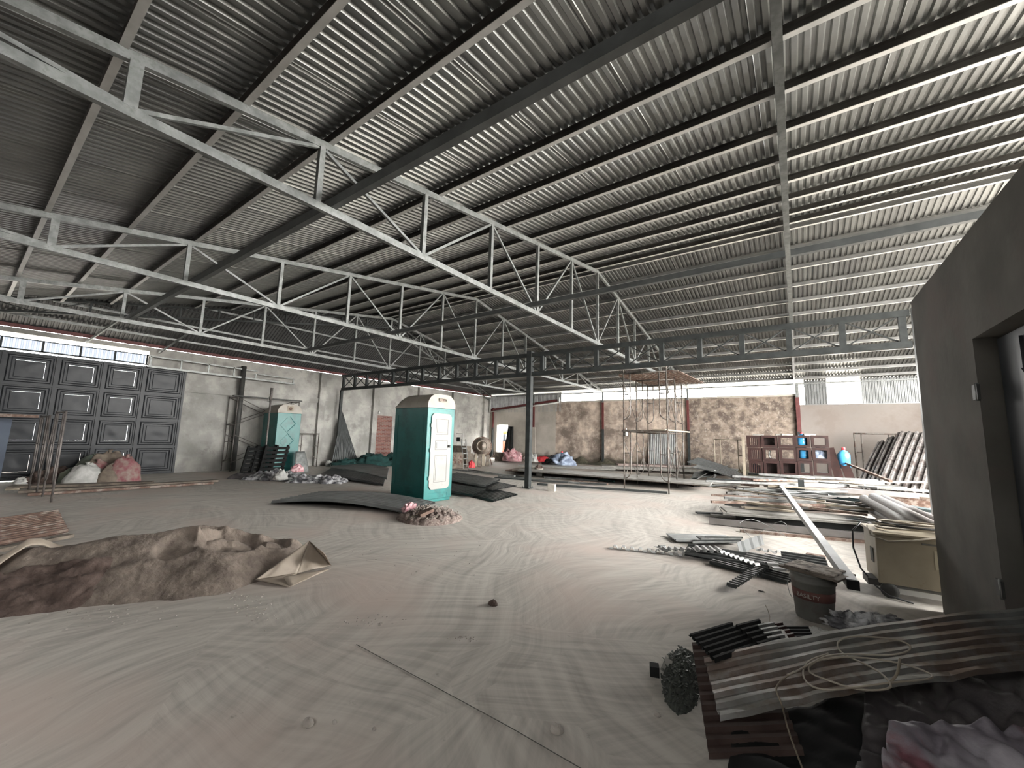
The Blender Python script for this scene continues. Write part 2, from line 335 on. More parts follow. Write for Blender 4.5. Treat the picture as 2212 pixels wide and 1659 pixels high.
# left wall with gate opening
a = MB()
a.bb(XW-.2, XW, -3.8, -.35, 0, 3.93); a.bb(XW-.2, XW, 3.35, 11.7, 0, 3.93); a.bb(XW-.2, XW, 11.7, 12.75, 2.25, 3.93); a.bb(XW-.2, XW, 12.75, YF+.2, 0, 3.93)
a.bb(XW-.2, XW, -.35, 3.35, 3.80, 3.93)
S(a, 'wall_left', M['wallA'])
S(MB().bb(XW-.2, XW-.02, 11.7, 12.75, 0, 2.25), 'wall_left_brick', M['brick'])
S(MB().bb(XW, XW+.06, 4.3, 8.9, 2.62, 2.82).bb(XW, XW+.05, 8.9, YF, 2.72, 2.84), 'trim_1', M['wallA'])
for i, y in enumerate((8.98, 11.62, 14.4, 17.0, 19.85)):
    S(MB().bb(XW, XW+.16, y-.13, y+.13, 0, 3.88), 'pillar', M['wallA'])
# back wall, in four stretches
a = MB(); x0, x1 = XW, -11.45
dx0, dx1, dz = -15.78, -14.9, 2.1
def zt(x): return 2.98+(x-x0)/(x1-x0)*.5
def quadwall(mb, xa, xb, za0, zb0, za1, zb1, y0=YF, y1=YF+.2):
    mb.add([(xa, y0, za0), (xb, y0, zb0), (xb, y0, zb1), (xa, y0, za1), (xa, y1, za0), (xb, y1, zb0), (xb, y1, zb1), (xa, y1, za1)],
           [(0, 1, 2, 3), (5, 4, 7, 6), (4, 0, 3, 7), (1, 5, 6, 2), (3, 2, 6, 7), (4, 5, 1, 0)])
quadwall(a, x0, dx0, 0, 0, zt(x0), zt(dx0)); quadwall(a, dx0, dx1, dz, dz, zt(dx0), zt(dx1)); quadwall(a, dx1, x1, 0, 0, zt(dx1), zt(x1))
S(a, 'wall_back', M['wallD'])
S(MB().bb(-11.45, -4.2, YF, YF+.22, 0, 3.42), 'wall_back_mouldy', M['wallM'])
S(MB().bb(-4.2, .15, YF, YF+.22, 0, 3.42), 'wall_back_mottled', M['wallM2'])
S(MB().bb(-11.45, .15, YF-.04, YF+.24, 3.42, 3.50), 'trim_2', M['wallD'])
S(MB().bb(.15, XRT, YF, YF+.2, 0, 3.05), 'wall_back_clean', M['wallR'])
# gable cladding and screens over the back wall
S(MB().corr((x0, YF+.02, 2.9), (x1+.35-x0, 0, 0), (0, 0, 1.12), .09, .02), 'wall_back_cladding', M['sheetlt'], thick=.003)
S(MB().corr((.35, YF+.05, 3.05), (.75, 0, 0), (0, 0, 1.0), .09, .02).bb(.3, 1.15, YF+.03, YF+.06, 3.9, 3.94).bb(.3, 1.15, YF+.0, YF+.06, 3.03, 3.06), 'wall_back_screen', M['sheetgy'], thick=.003)
S(MB().corr((2.15, YF+.05, 3.05), (3.8, 0, 0), (0, 0, 1.0), .09, .02).bb(2.1, XRT, YF+.03, YF+.06, 3.92, 3.96).bb(2.1, XRT, YF, YF+.06, 3.03, 3.06), 'wall_back_screen', M['sheetgy'], thick=.003)
# unseen wall behind the camera, sky slit added over it; near room on the right
a = MB().bb(XW-.2, XRT, -3.8, -3.6, 0, 3.85).bb(-3.2, -1.0, -3.8, -3.6, 3.85, BZ0).bb(XW-.2, -3.2, -3.8, -3.6, 3.85, 4.4)  # stepped top lets added sky light onto the foreground
S(a, 'wall_front', M['lowbounce'])
S(MB().bb(XRT, XRT+.2, 17.0, YF+.2, 0, 4.0).bb(XRT, XRT+.2, -3.8, 5.42, 0, 2.95).bb(XRT, XRT+.2, -3.8, 1.2, 2.95, 4.2), 'wall_right_outer_unseen', M['wallR'])  # unseen; closed far end and high opening added to balance the side light
a = MB().bb(1.0, 1.14, 3.93, 5.42, 0, 2.92).bb(1.0, 1.14, 2.75, 3.93, 2.22, 2.92).bb(1.0, 1.14, -3.6, 2.75, 0, 2.92).bb(1.14, XRT, 5.28, 5.42, 0, 2.92).bb(1.14, XRT, -3, 5.28, 2.80, 2.92)
S(a, 'wall_right', M['wallC'])
# roof sheets: ribs run down each slope
def hipx_to(y):  # x of the hip line at this y
    return XE - (XE-XW)*(YR-y)/(YR-YN) if y < YR else XE - (XE-XW)*(y-YR)/(YF+.1-YR)
def roofslope(name, side, m):
    vs = []; fs = []; P = .1; x = XW-.25; prof = ((0, 0), (.42, 0), (.56, .024), (.86, .024))
    xs = []
    k = 0
    while x < XRT+.3:
        for a_, h in prof: xs.append((x+a_*P, h+(.006 if k % 11 == 0 and a_ > .5 else 0)))
        if k % 11 == 10: xs.append((x+.93*P, .0)); xs.append((x+.94*P, -.007))
        x += P; k += 1
    for x, h in xs:
        t = 1.0 if x >= XE else max(0, 1-(XE-x)/(XE-XW))
        ex = .18 if x < XE else 0
        if side == 'near': y0, y1 = YN-.35, YN+t*(YR-YN)+ex
        else: y0, y1 = YF+.45, YF+.1-t*(YF+.1-YR)-ex
        if x < XW: y1 = y0
        zz = lambda y: (ZR-SN*(YR-y) if side == 'near' else ZR-SF*(y-YR))+h
        vs += [(x, y0, zz(y0)), (x, (y0+y1)/2, zz((y0+y1)/2)), (x, y1, zz(y1))]
    n = len(xs)
    for i in range(n-1):
        for j in range(2): fs.append((3*i+j, 3*i+3+j, 3*i+4+j, 3*i+1+j))
    S(MB().add(vs, fs), name, m)
roofslope('ceiling_near', 'near', M['zinc']); roofslope('ceiling_far', 'far', M['zinc'])
vs = []; fs = []; y = YN-.3; n = 0; SH = (ZR-4.0)/(XE-XW)
while y < YF+.4:
    for a_, h in ((0, 0), (.42, 0), (.56, .026), (.86, .026)):
        yy = y+a_*.1; xh = hipx_to(min(max(yy, YN), YF+.1)); xo = XW-.09
        xh += .14; vs += [(xo, yy, 4.0-SH*.09+h), (xh, yy, 4.0+SH*(xh-XW)+h)]; n += 1
    y += .1
fs = [(2*i, 2*i+2, 2*i+3, 2*i+1) for i in range(n-1)]
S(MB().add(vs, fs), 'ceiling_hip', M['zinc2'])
S(MB().bar((XE, YR, ZR+.04), (XRT, YR, ZR+.04), .35, .015), 'ceiling_ridge_cap', M['zinc'])
for q_ in ((XW-.1, YN-.1, 4.04), (XW-.1, YF+.2, 4.04)): S(MB().bar((XE+.05, YR, ZR+.045), q_, .5, .012), 'ceiling_hip_cap', M['zinc2'])
# purlins: shade is painted into the webs, light into the lower flanges
def ordw(n): return ('first', 'second', 'third', 'fourth', 'fifth', 'sixth', 'seventh', 'eighth', 'ninth', 'tenth', 'eleventh', 'twelfth', 'thirteenth', 'fourteenth', 'fifteenth', 'sixteenth')[n]
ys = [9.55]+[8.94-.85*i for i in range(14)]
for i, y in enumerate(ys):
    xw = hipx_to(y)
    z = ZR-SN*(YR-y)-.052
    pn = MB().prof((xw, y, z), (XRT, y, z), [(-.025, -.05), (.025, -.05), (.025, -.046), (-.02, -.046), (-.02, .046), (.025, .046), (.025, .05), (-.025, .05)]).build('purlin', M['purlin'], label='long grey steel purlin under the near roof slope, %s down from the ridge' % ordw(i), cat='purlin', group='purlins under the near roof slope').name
    MB().bb(xw, XRT, y-.027, y+.030, z-.057, z-.050).build('lit_lower_flange', M['flange_lit'], bpy.data.objects[pn])
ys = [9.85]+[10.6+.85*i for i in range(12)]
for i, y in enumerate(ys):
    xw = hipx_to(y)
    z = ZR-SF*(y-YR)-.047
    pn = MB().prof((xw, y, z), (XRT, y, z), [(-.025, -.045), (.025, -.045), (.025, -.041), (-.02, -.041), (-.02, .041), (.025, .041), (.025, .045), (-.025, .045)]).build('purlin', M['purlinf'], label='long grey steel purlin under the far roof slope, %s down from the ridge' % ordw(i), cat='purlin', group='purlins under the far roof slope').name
    MB().bb(xw, XRT, y-.027, y+.030, z-.051, z-.045).build('lit_lower_flange', M['flange_lit'], bpy.data.objects[pn])
for i, x in enumerate((-13.7, -14.5, -15.3, -15.95)):
    t = (x-XW)/(XE-XW); z = 4.0+SH*(x-XW)-.06
    MB().bar((x, YN+t*(YR-YN), z), (x, YF-t*(YF-YR), z), .045, .06).build('purlin', M['galv'], label='galvanised purlin across the sloping end of the roof, %s below its peak' % ordw(i), cat='purlin', group='purlins across the sloping roof end')
MB().bar((XW+.05, YN, 3.98), (XW+.05, YF, 3.98), .08, .09).build('eaves_beam', M['redox'], label='red oxide eaves beam along the top of the left wall under the light gaps', cat='beam')
MB().bar((XE-3, YF+.02, 3.93), (XRT, YF+.02, 3.93), .06, .05).build('eaves_beam', M['galv'], label='galvanised eaves beam above the bright strip over the back wall', cat='beam')
# trusses
def ztop(y): return 5.955-SN*(YR-y) if y < YR else 5.955-.182*(y-YR)
ZB = 3.96
NV = [0.53+1.53*i for i in range(-2, 6)]           # near verticals
FV = [YR+1.514*k for k in range(1, 7)]
HEEL = 20.3
def truss(x, label):
    t = thing('roof_truss', label, 'truss', (x, YR, ZB), group='steel roof trusses')
    MB().bar((x, -2.7, ztop(-2.7)), (x, YR, ztop(YR)), .05, .085).build('top_chord', M['galv'], t)
    MB().bar((x, YR, ztop(YR)), (x, HEEL, 4.02), .05, .085).build('top_chord', M['galv'], t)
    MB().bar((x, -2.75, ZB), (x, HEEL+.05, ZB), .055, .085).build('bottom_chord', M['galv'], t)
    nodes = NV+[YR]+FV
    for y in nodes:
        w_ = .085 if y in NV[:3] else .06
        MB().bb(x-.03, x+.03, y-w_/2, y+w_/2, ZB+.04, ztop(y)-.03).build('vertical', M['galv'], t)
    for i in range(len(nodes)-1):
        ya, yb = nodes[i], nodes[i+1]
        up = (i % 2 == 0)      # bottom at even index, top at odd index
        za, zb = (ZB+.04, ztop(yb)-.05) if up else (ztop(ya)-.05, ZB+.04)
        MB().bar((x, ya+.04, za), (x, yb-.04, zb), .034, .036).build('diagonal', M['galv'], t)
    MB().bar((x, nodes[-1]+.04, ztop(nodes[-1])-.08), (x, HEEL-.2, ZB+.03), .034, .036).build('diagonal', M['galv'], t)
    MB().bb(x-.012, x+.012, YR-.12, YR+.12, ZB+.02, ZB+.12).build('gusset', M['galv'], t)
    return t
truss(.03, 'galvanised roof truss seen edge on, a single upright strip at the upper right')
truss(-4.19, 'nearest full galvanised roof truss crossing over the middle of the hall')
truss(-8.5, 'second full galvanised roof truss, beyond the nearest one')
truss(-12.92, 'farthest galvanised roof truss, where the sloping roof end begins')
def hiptruss(p, q, label, m, dep=.34, n=14):
    p, q = V(p), V(q); t = thing('hip_truss', label, 'truss', tuple(p), group='trusses under the roof hips')
    dn = V((0, 0, -dep))
    MB().bar(p, q, .05, .05).build('top_chord', m, t); MB().bar(p+dn, q+dn, .05, .05).build('bottom_chord', m, t)
    mv = MB(); 
    for i in range(n+1):
        a_ = p.lerp(q, i/n)
        MB().bar(a_+dn, a_, .04, .04, up=(1, 0, 0)).build('vertical', m, t)
        if i < n:
            b_ = p.lerp(q, (i+1)/n)
            (MB().bar(a_, b_+dn, .022, .022) if i % 2 else MB().bar(a_+dn, b_, .022, .022)).build('diagonal', m, t)
hiptruss((XE-.1, YR, 5.95), (XW+.15, YN+.2, 4.02), 'dark hip truss running from the peak down to the near corner above the gate', M['girder'])
hiptruss((XE-.1, YR+.1, 5.95), (XW+.15, YF-.3, 4.02), 'pale hip truss running down to the far corner above the doorway wall', M['galv'])
# struts at the top of the left wall
for i, (ya, lb) in enumerate(((1.95, 'pale slanting strut above the gate window band, nearer the middle of the gate'), (3.56, 'pale slanting strut at the end of the gate window band'))):
    MB().bar((XW+.1, ya, 3.78), (XW+1.0, ya+.45, 4.42), .035, .05).build('strut', M['galv'], label=lb, cat='strut')
# tie beams on the bottom chords
MB().bar((XE-.3, 2.2, ZB+.10), (XRT, 2.28, ZB+.10), .07, .11).build('tie_beam', M['tie'], label='long dark tie beam lying over the bottom chords on the near side', cat='beam')
MB().bar((XE-.1, 6.42, ZB+.09), (XRT, 6.34, ZB+.09), .07, .09).build('tie_beam', M['tie'], label='long dark tie beam over the bottom chords, beyond the first and nearer the ridge', cat='beam')
# lattice girder on its column
gx0, gx1 = -16.05, 1.75
t = thing('lattice_girder', 'long dark lattice girder with crossed bracing under the ridge', 'girder', (-6.3, YR, 3.2))
for nm, z in (('top_chord', 3.84), ('bottom_chord', 3.27)):
    MB().bar((gx0, YR, z), (gx1, YR, z), .09, .115).build(nm, M['girder'], t)
NP = 21; st = (gx1-gx0-.2)/NP
for i in range(NP+1):
    x = gx0+.1+st*i
    MB().bb(x-.05, x+.05, YR-.04, YR+.04, 3.32, 3.79).build('vertical', M['girder'], t)
    if i < NP:
        MB().bar((x+.04, YR-.018, 3.32), (x+st-.04, YR-.018, 3.80), .03, .022).build('cross_brace', M['girder'], t)
        MB().bar((x+.04, YR+.018, 3.80), (x+st-.04, YR+.018, 3.32), .03, .022).build('cross_brace', M['girder'], t)
t = thing('steel_column', 'dark square steel column standing alone in the middle of the hall', 'column', (-6.3, YR, 0))
MB().bb(-6.37, -6.23, YR-.07, YR+.07, .02, 3.23).build('shaft', M['girder'], t)
MB().bb(-6.42, -6.18, YR-.12, YR+.12, 0, .02).build('base_plate', M['girder'], t)
MB().bb(-6.38, -6.22, YR-.08, YR+.08, 3.23, 3.95).build('head', M['girder'], t)
for sx in (-.1, .1):
    for sy in (-.1, .1): MB().lathe([(.012, 0), (.012, .05)], (-6.3+sx, YR+sy, .02), 8).build('anchor_bolt', M['galv'], t)
MB().bb(-16.1, -16.0, YR-.05, YR+.05, 0, 3.23).build('steel_post', M['girder'], label='slim steel post against the left wall under the end of the lattice girder', cat='post')
MB().lathe([(.085, 0), (.085, 3.7)], (-16.15, 5.9, 0), 16).build('steel_post', M['dark'], label='dark round steel post behind the narrow scaffold on the left wall', cat='post')
t = thing('steel_post', 'pale post at the near room end of the lattice girder', 'post', (1.84, YR, 0))
MB().bb(1.78, 1.9, YR-.06, YR+.06, 0, 3.93).build('shaft', M['galv'], t)
# red and grey posts on the back wall
px = [(1056, -16.05, 'red and grey post in the far corner beside the doorway'), (1172, -12.92, 'red and grey post under the farthest truss, in the doorway wall'), (1315, -8.5, 'red and grey post on the mouldy wall, faded red above grey'), (1492, -4.19, 'red and grey post between the mouldy and the mottled wall'), (1716, .1, 'thick red and grey post behind the stacked brown crates')]
for i, (p_, x, lb) in enumerate(px):
    w_ = .05 if i < 4 else .08
    t = thing('wall_post', lb, 'post', (x, YF-.1, 0), group='red and grey posts on the back wall')
    MB().bb(x-w_, x+w_, YF-.1-w_, YF-.1+w_, 0, 1.92).build('lower_shaft', M['girder'], t)
    MB().bb(x-w_*.9, x+w_*.9, YF-.1-w_*.9, YF-.1+w_*.9, 1.92, 3.35 if i else 3.2).build('upper_shaft', M['redox'], t)
    if i: MB().bb(x-w_*.8, x+w_*.8, YF-.1-w_*.8, YF-.1+w_*.8, 3.35, 3.95).build('head', M['galv'], t)
# sloping red rail and white pipe over the doorway wall
MB().bar((XW+.05, YF-.06, 3.06), (x1+.1, YF-.06, 3.56), .08, .12).build('sloping_rail', M['redox'], label='sloping dark red rail under the cladding of the doorway wall', cat='rail')
t = thing('drain_pipe', 'white plastic drain pipe sloping under the dark red rail', 'pipe', (XW+.1, YF-.15, 2.9))
MB().tube((XW+.12, YF-.16, 2.94), (x1+.3, YF-.16, 3.42), .035).build('run', M['white'], t)
MB().tube((XW+.12, YF-.16, 2.9), (XW+.12, YF-.16, 3.75), .05).build('downpipe', M['white'], t)
MB().tube((x1+.3, YF-.16, 3.38), (x1+.3, YF-.16, 3.72), .035).build('downpipe', M['white'], t)
# ------------------------------------------------------------------ gate
t = thing('sliding_gate', 'tall grey steel gate of embossed square panels under the window band', 'gate', (XW+.1, 1.9, 0))
gy = [-.35, .58, 1.5, 2.4, 3.28, 4.28]; gz = [.04, .85, 1.66, 2.47, 3.28]
gX = XW+.09
fr = MB()
for y in gy: fr.bb(gX, gX+.05, y-.03, y+.03, .02, 3.31)
for z in gz: fr.bb(gX+.001, gX+.048, gy[0], gy[-1], z-.022, z+.022)
fr.build('frame', M['gate'], t)
def panelmesh(y0, y1, z0, z1):
    mb = MB(); X = gX+.015; w_, h_ = y1-y0, z1-z0
    lv = [(0, 0), (.04, 0), (.07, .028), (.11, .028), (.14, .004), (.19, .004), (.21, .014)]
    rings = []
    for ins, dx in lv:
        a_ = ins*w_; b_ = ins*h_*1.05
        rings.append([(X+dx, y0+a_, z0+b_), (X+dx, y1-a_, z0+b_), (X+dx, y1-a_, z1-b_), (X+dx, y0+a_, z1-b_)])
    vs = [q for r_ in rings for q in r_]; fs = []
    for i in range(len(rings)-1):
        for k in range(4): fs.append((4*i+k, 4*i+(k+1) % 4, 4*i+4+(k+1) % 4, 4*i+4+k))
    mb.add(vs, fs)
    r_ = rings[-1]; ya, yb, za, zb = r_[0][1], r_[1][1], r_[0][2], r_[2][2]
    sd = y0*3.7+z0
    mb.grid(lambda u, v: V((X+.006+.012*noise.noise(V((u*1.8+sd, v*1.8, sd)))*(4*u*(1-u))*(4*v*(1-v))+.0*u, ya+(yb-ya)*u, za+(zb-za)*v)), 10, 10)
    return mb
for i in range(5):
    for j in range(4): panelmesh(gy[i]+.03, gy[i+1]-.03, gz[j]+.022, gz[j+1]-.022).build('panel', M['gate'], t)
# window band above the gate
wn = MB().bb(XW-.06, XW-.01, -.35, 3.35, 3.36, 3.40).bb(XW-.06, XW-.01, -.35, 3.35, 3.66, 3.685)
for y in (-.3, .5, 1.2, 1.9, 2.6, 3.32): wn.bb(XW-.06, XW-.01, y-.02, y+.02, 3.37, 3.68)
wf = S(wn, 'window_1', M['girder'])
S(MB().corr((XW-.09, -.3, 3.39), (0, 3.6, 0), (0, 0, .28), .09, .02), 'window_1_pane', M['trans'])
# gate track
t = thing('gate_track', 'grey steel gate track frame fixed above the wall beside the gate', 'track', (XW+.3, 5.5, 3.2))
MB().bar((XW+.28, 3.3, 3.62), (XW+.28, 6.35, 3.58), .04, .04).build('upper_rail', M['galv'], t)
MB().bar((XW+.28, 3.3, 3.30), (XW+.28, 7.7, 3.27), .05, .06).build('lower_rail', M['galv'], t)
MB().bar((XW+.28, 6.35, 3.48), (XW+.28, 7.7, 3.46), .03, .03).build('upper_rail', M['galv'], t)
for y in (3.35, 4.1, 4.85, 5.6, 6.3, 7.65): MB().bb(XW+.26, XW+.30, y-.02, y+.02, 3.28, 3.62 if y < 6.3 else 3.48).build('stile', M['galv'], t)
# near room door, frame and hinge plates
t = S(MB().bb(1.10, 1.16, 2.8, 3.9, 0.02, 2.2), 'door_1', M['door'])
MB().bb(1.08, 1.10, 2.9, 3.8, .9, .93).build('brace', M['door'], t); MB().bb(1.085, 1.10, 3.55, 3.6, .1, 2.15).build('brace', M['door'], t)
MB().bar((1.09, 2.85, 1.25), (1.09, 3.55, 1.95), .02, .03, up=(1, 0, 0)).build('brace', M['door'], t)
for z in (1.86, .62):
    h = thing('hinge', 'small steel hinge at the %s of the near room doorway' % ('top' if z > 1 else 'bottom'), 'hinge', (1.0, 3.93, z))
    MB().bb(.985, 1.0, 3.90, 3.99, z-.05, z+.05).build('plate', M['dark'], h); MB().lathe([(.011, -.06), (.011, .06)], (.992, 3.925, z), 8).build('pin', M['galv'], h)
# outdoors seen through the doorway
S(MB().bb(-20, -12, 24.5, 24.7, 0, 3.2), 'wall_yard', M['white'])
S(MB().bb(-22, -10, YF+.2, 30, -.2, 0), 'ground_yard', M['paleboard'])
# ------------------------------------------------------------------ portable toilets
def arch(w, z0, z1, r, n=8):
    pts = [(-w/2, z0)]
    for i in range(n+1): a_ = PI-i*PI/2/n; pts.append((-w/2+r+r*math.cos(a_), z1-r+r*math.sin(a_)))
    for i in range(n+1): a_ = PI/2-i*PI/2/n; pts.append((w/2-r+r*math.cos(a_), z1-r+r*math.sin(a_)))
    pts.append((w/2, z0)); return pts
def toilet(label, loc, rz, front):
    """local: front face is +X, width along Y, depth to -X"""
    W_, D_, H_, Z1 = .80, 1.18, 2.36, 2.05
    t = thing('portable_toilet', label, 'portable toilet', loc, rz, 'portable toilets')
    b = MB(); b.bb(-D_, 0, -W_/2, W_/2, 0.06, Z1); b.bb(-D_+.03, -.02, -W_/2+.02, W_/2-.02, 0, .06)
    b.build('cabin', M['teal'], t, world=False, bevel=.012)
    rm = MB(); n = 10; rings = []
    for i in range(n+1):
        u = i/n; x = .005 - (D_+.01)*u
        k = 1.0 if u < .72 else math.sqrt(max(0.0, 1-((u-.72)/.28)**2*.92))
        ins = 0 if u < .72 else (1-k)*.0
        rings.append([(x, y, Z1+(z-Z1)*k) for y, z in arch(W_+.015, Z1, H_, .26)])
    m_ = len(rings[0]); vs = [q for r_ in rings for q in r_]
    fs = [(i*m_+j, i*m_+j+1, (i+1)*m_+j+1, (i+1)*m_+j) for i in range(n) for j in range(m_-1)]
    rm.add(vs, fs, True); k = len(rm.v)
    rm.add(rings[0], [tuple(range(m_))]); rm.add(rings[-1], [tuple(range(m_))[::-1]])
    rm.build('roof', M['cream'], t, world=False)
    if front == 'door':
        # rounded white door with three recessed panels
        def rrect(w, h, r, n=6):
            p = []
            for cx_, cz, a0 in ((w/2-r, h/2-r, 0), (-w/2+r, h/2-r, PI/2), (-w/2+r, -h/2+r, PI), (w/2-r, -h/2+r, 3*PI/2)):
                for i in range(n+1): a_ = a0+i*PI/2/n; p.append((cx_+r*math.cos(a_), cz+r*math.sin(a_)))
            return p
        pr = rrect(.59, 1.66, .10); n = len(pr); zc = 1.10
        d = MB(); vs = [(0.004, y, z+zc) for y, z in pr]+[(.026, y, z+zc) for y, z in pr]
        d.add(vs, [(i, (i+1) % n, n+(i+1) % n, n+i) for i in range(n)]+[tuple(range(n, 2*n))])
        dr = d.build('door', M['doorwhite'], t, world=False, bevel=.004)
        for z0, z1 in ((.42, 1.0), (1.12, 1.33), (1.46, 1.80)):
            f = MB(); y0, y1 = -.17, .19
            for a_ in ((y0, y1, z0, z0+.007), (y0, y1, z1-.007, z1), (y0, y0+.007, z0, z1), (y1-.007, y1, z0, z1)):
                f.bb(.0262, .0285, a_[0], a_[1], a_[2], a_[3])
            f.build('panel_moulding', M['line'], dr, world=False)
            MB().bb(.026, .033, y0+.04, y1-.04, z0+.04, z1-.04).build('raised_panel', M['doorwhite'], dr, world=False, bevel=.006)
        MB().lathe([(.0, 0), (.022, .0), (.014, .02), (.026, .045), (.018, .06)], (0, 0, 0), 12, M=Matrix.Rotation(R(90), 3, 'Y')).build('door_knob', M['galv'], dr, world=False).location = (.026, .235, 1.20)
        MB().bb(.026, .032, .20, .27, 1.17, 1.23).build('lock_plate', M['dark'], dr, world=False)
        for z in (.52, 1.12, 1.66): MB().bb(.004, .034, -.315, -.285, z-.04, z+.04).build('hinge', M['doorwhite'], t, world=False)
        hd = MB(); lp = [(.02, -.10+.20*i/1, 2.22) for i in range(2)]
        pts = [(.03, -.02+ .095*math.cos(a_)*(1) if False else -.0+.10*max(-1, min(1, 1.6*math.cos(a_))), 2.235+.035*math.sin(a_)) for a_ in [2*PI*i/24 for i in range(25)]]
        hd.path(pts, .012, 6); hd.build('roof_handle', M['cream'], t, world=False)
        MB().bb(.004, .010, -.085, .085, 2.21, 2.26).build('handle_recess', M['rust'], t, world=False)
        st = MB(); st.bb(.0, .006, -.28, .26, .185, .192).bb(.0, .006, .253, .26, .10, .19); st.build('sill_groove', M['tealline'], t, world=False)
    else:
        z = MB()
        P = [(.02, 1.93), (.22, 1.68), (-.02, 1.42)], [(-.02, 1.34), (.20, 1.09), (-.05, .83)], [(-.06, .76), (.17, .50), (-.06, .26)]
        for tri in P:
            for p_, q_ in zip(tri, tri[1:]): z.bar((.004, p_[0], p_[1]), (.004, q_[0], q_[1]), .014, .028, up=(1, 0, 0))
        z.build('zigzag_groove', M['tealline'], t, world=False)
        z = MB()
        for tri in P:
            for p_, q_ in zip(tri, tri[1:]): z.bar((.002, -p_[0]-.04, p_[1]-.05), (.002, -q_[0]-.04, q_[1]-.05), .05, .012, up=(1, 0, 0))
        z.build('diamond_emboss', M['teal'], t, world=False, bevel=.004)
        pl = MB().bb(.004, .012, -.10, .10, 2.12, 2.30).build('badge_plate', M['woodp'], t, world=False)
        MB().lathe([(.02, .0), (.055, .0), (.055, .004), (.02, .004)], (0, 0, 0), 16, M=Matrix.Rotation(R(90), 3, 'Y')).build('badge', M['rust'], pl, world=False).location = (.013, 0, 2.21)
    # side face: shallow frame
    s_ = MB()
    for a_ in ((-1.05, -.12, .30, .315), (-1.05, -.12, 1.88, 1.895), (-1.05, -1.035, .30, 1.895), (-.135, -.12, .30, 1.895)):
        s_.bb(a_[0], a_[1], -W_/2-.006, -W_/2, a_[2], a_[3])
    s_.build('side_rib', M['teal'], t, world=False)
    return t
toilet('teal and cream portable toilet with white panelled door, standing alone mid floor', (-6.52, 6.41, 0), R(-3), 'door')
toilet('teal and cream portable toilet with zigzag grooves, by the left wall behind black pallets', (-14.6, 6.93, 0), R(-2), 'zig')
# ------------------------------------------------------------------ scaffolds
def hframe(mb, a, b, z0, h, flip=False, inner=True, r=.021):
    """welded frame between feet a and b; curved inner bars; flip turns the curve upside down"""
    a, b = V(a), V(b); u = b-a; W_ = u.length; u = u/W_
    P = lambda s_, z: V((a.x+u.x*s_, a.y+u.y*s_, z0+(h-z if flip else z)))
    mb.tube(P(0, 0), P(0, h), r); mb.tube(P(W_, 0), P(W_, h), r); mb.tube(P(0, h-.03), P(W_, h-.03), r)
    if inner:
        for s0, sg in ((0, 1), (W_, -1)):
            q = .20; pts = [P(s0+sg*q, h-.03)]+[P(s0+sg*q, .55)]
            for i in range(1, 6): a_ = i*PI/2/5; pts.append(P(s0+sg*(q*math.cos(a_)), .55-.22*math.sin(a_)))
            mb.path(pts, r*.8, 6)
            mb.tube(P(s0, h*.62), P(s0+sg*q, h*.62), r*.7); 
    return mb
def xbrace(mb, a, b, z0, z1, r=.011):
    mb.tube((a[0], a[1], z0), (b[0], b[1], z1), r, 6).tube((a[0], a[1], z1), (b[0], b[1], z0), r, 6)
t = thing('scaffold_tower', 'two storey tubular scaffold tower in front of the mottled back wall', 'scaffold', (-3.6, 13, 0))
SA = [((-4.15, 11.53), (-2.91, 11.52)), ((-4.27, 13.07), (-3.10, 13.25)), ((-4.38, 14.67), (-3.22, 14.76))]
HT = 1.70
for i, (a_, b_) in enumerate(SA):
    hframe(MB(), (*a_, 0), (*b_, 0), 0, HT).build('frame', M['scaf'], t)
    hframe(MB(), (*a_, 0), (*b_, 0), HT, 1.72).build('frame', M['scaf'], t)
    MB().tube((*b_, 3.42), (*b_, 3.62), .018).tube((*a_, 3.42), (*a_, 3.55), .018).build('coupling_pin', M['scaf'], t)
for (a0, b0), (a1, b1) in zip(SA, SA[1:]):
    for p_, q_ in ((a0, a1), (b0, b1)):
        for z in (.3, 2.0): m_ = MB(); xbrace(m_, p_, q_, z, z+1.1); m_.build('cross_brace', M['scaf'], t)
MB().bar((-4.2, 11.5, 1.70), (-2.9, 11.5, 1.70), .05, .06).build('ledger', M['scaf'], t)
MB().bb(-3.3, -2.95, 11.4, 14.6, 1.72, 1.76).build('scaffold_plank', M['woodp'], label='narrow pale plank lying at mid height on the scaffold tower', cat='plank')
MB().corr((-4.6, 12.2, 3.46), (1.9, .1, 0), (.15, 2.9, .0), .13, .03).build('roofing_sheet', M['rust'], label='rusty ribbed sheet laid over the top of the scaffold tower', cat='sheet', thick=.004)
for i, y in enumerate((12.4, 13.1, 13.8, 14.6)):
    MB().bar((-4.6, y, 3.53), (-2.8, y+.05, 3.53), .05, .05).build('timber_batten', M['rust'], label='dark batten on the rusty sheet over the scaffold, %s from its near edge' % ordw(i), cat='batten', group='battens over the scaffold')
MB().lathe([(.0, -.05), (.04, -.03), (.05, .02), (.03, .07), (.015, .12), (.012, .18)], tuple(GY(1353, 935, 11.5)-V((0, 0, .05))), 10).build('light_bulb', M['white'], label='white light bulb hanging on the nearest scaffold tower leg', cat='light bulb')
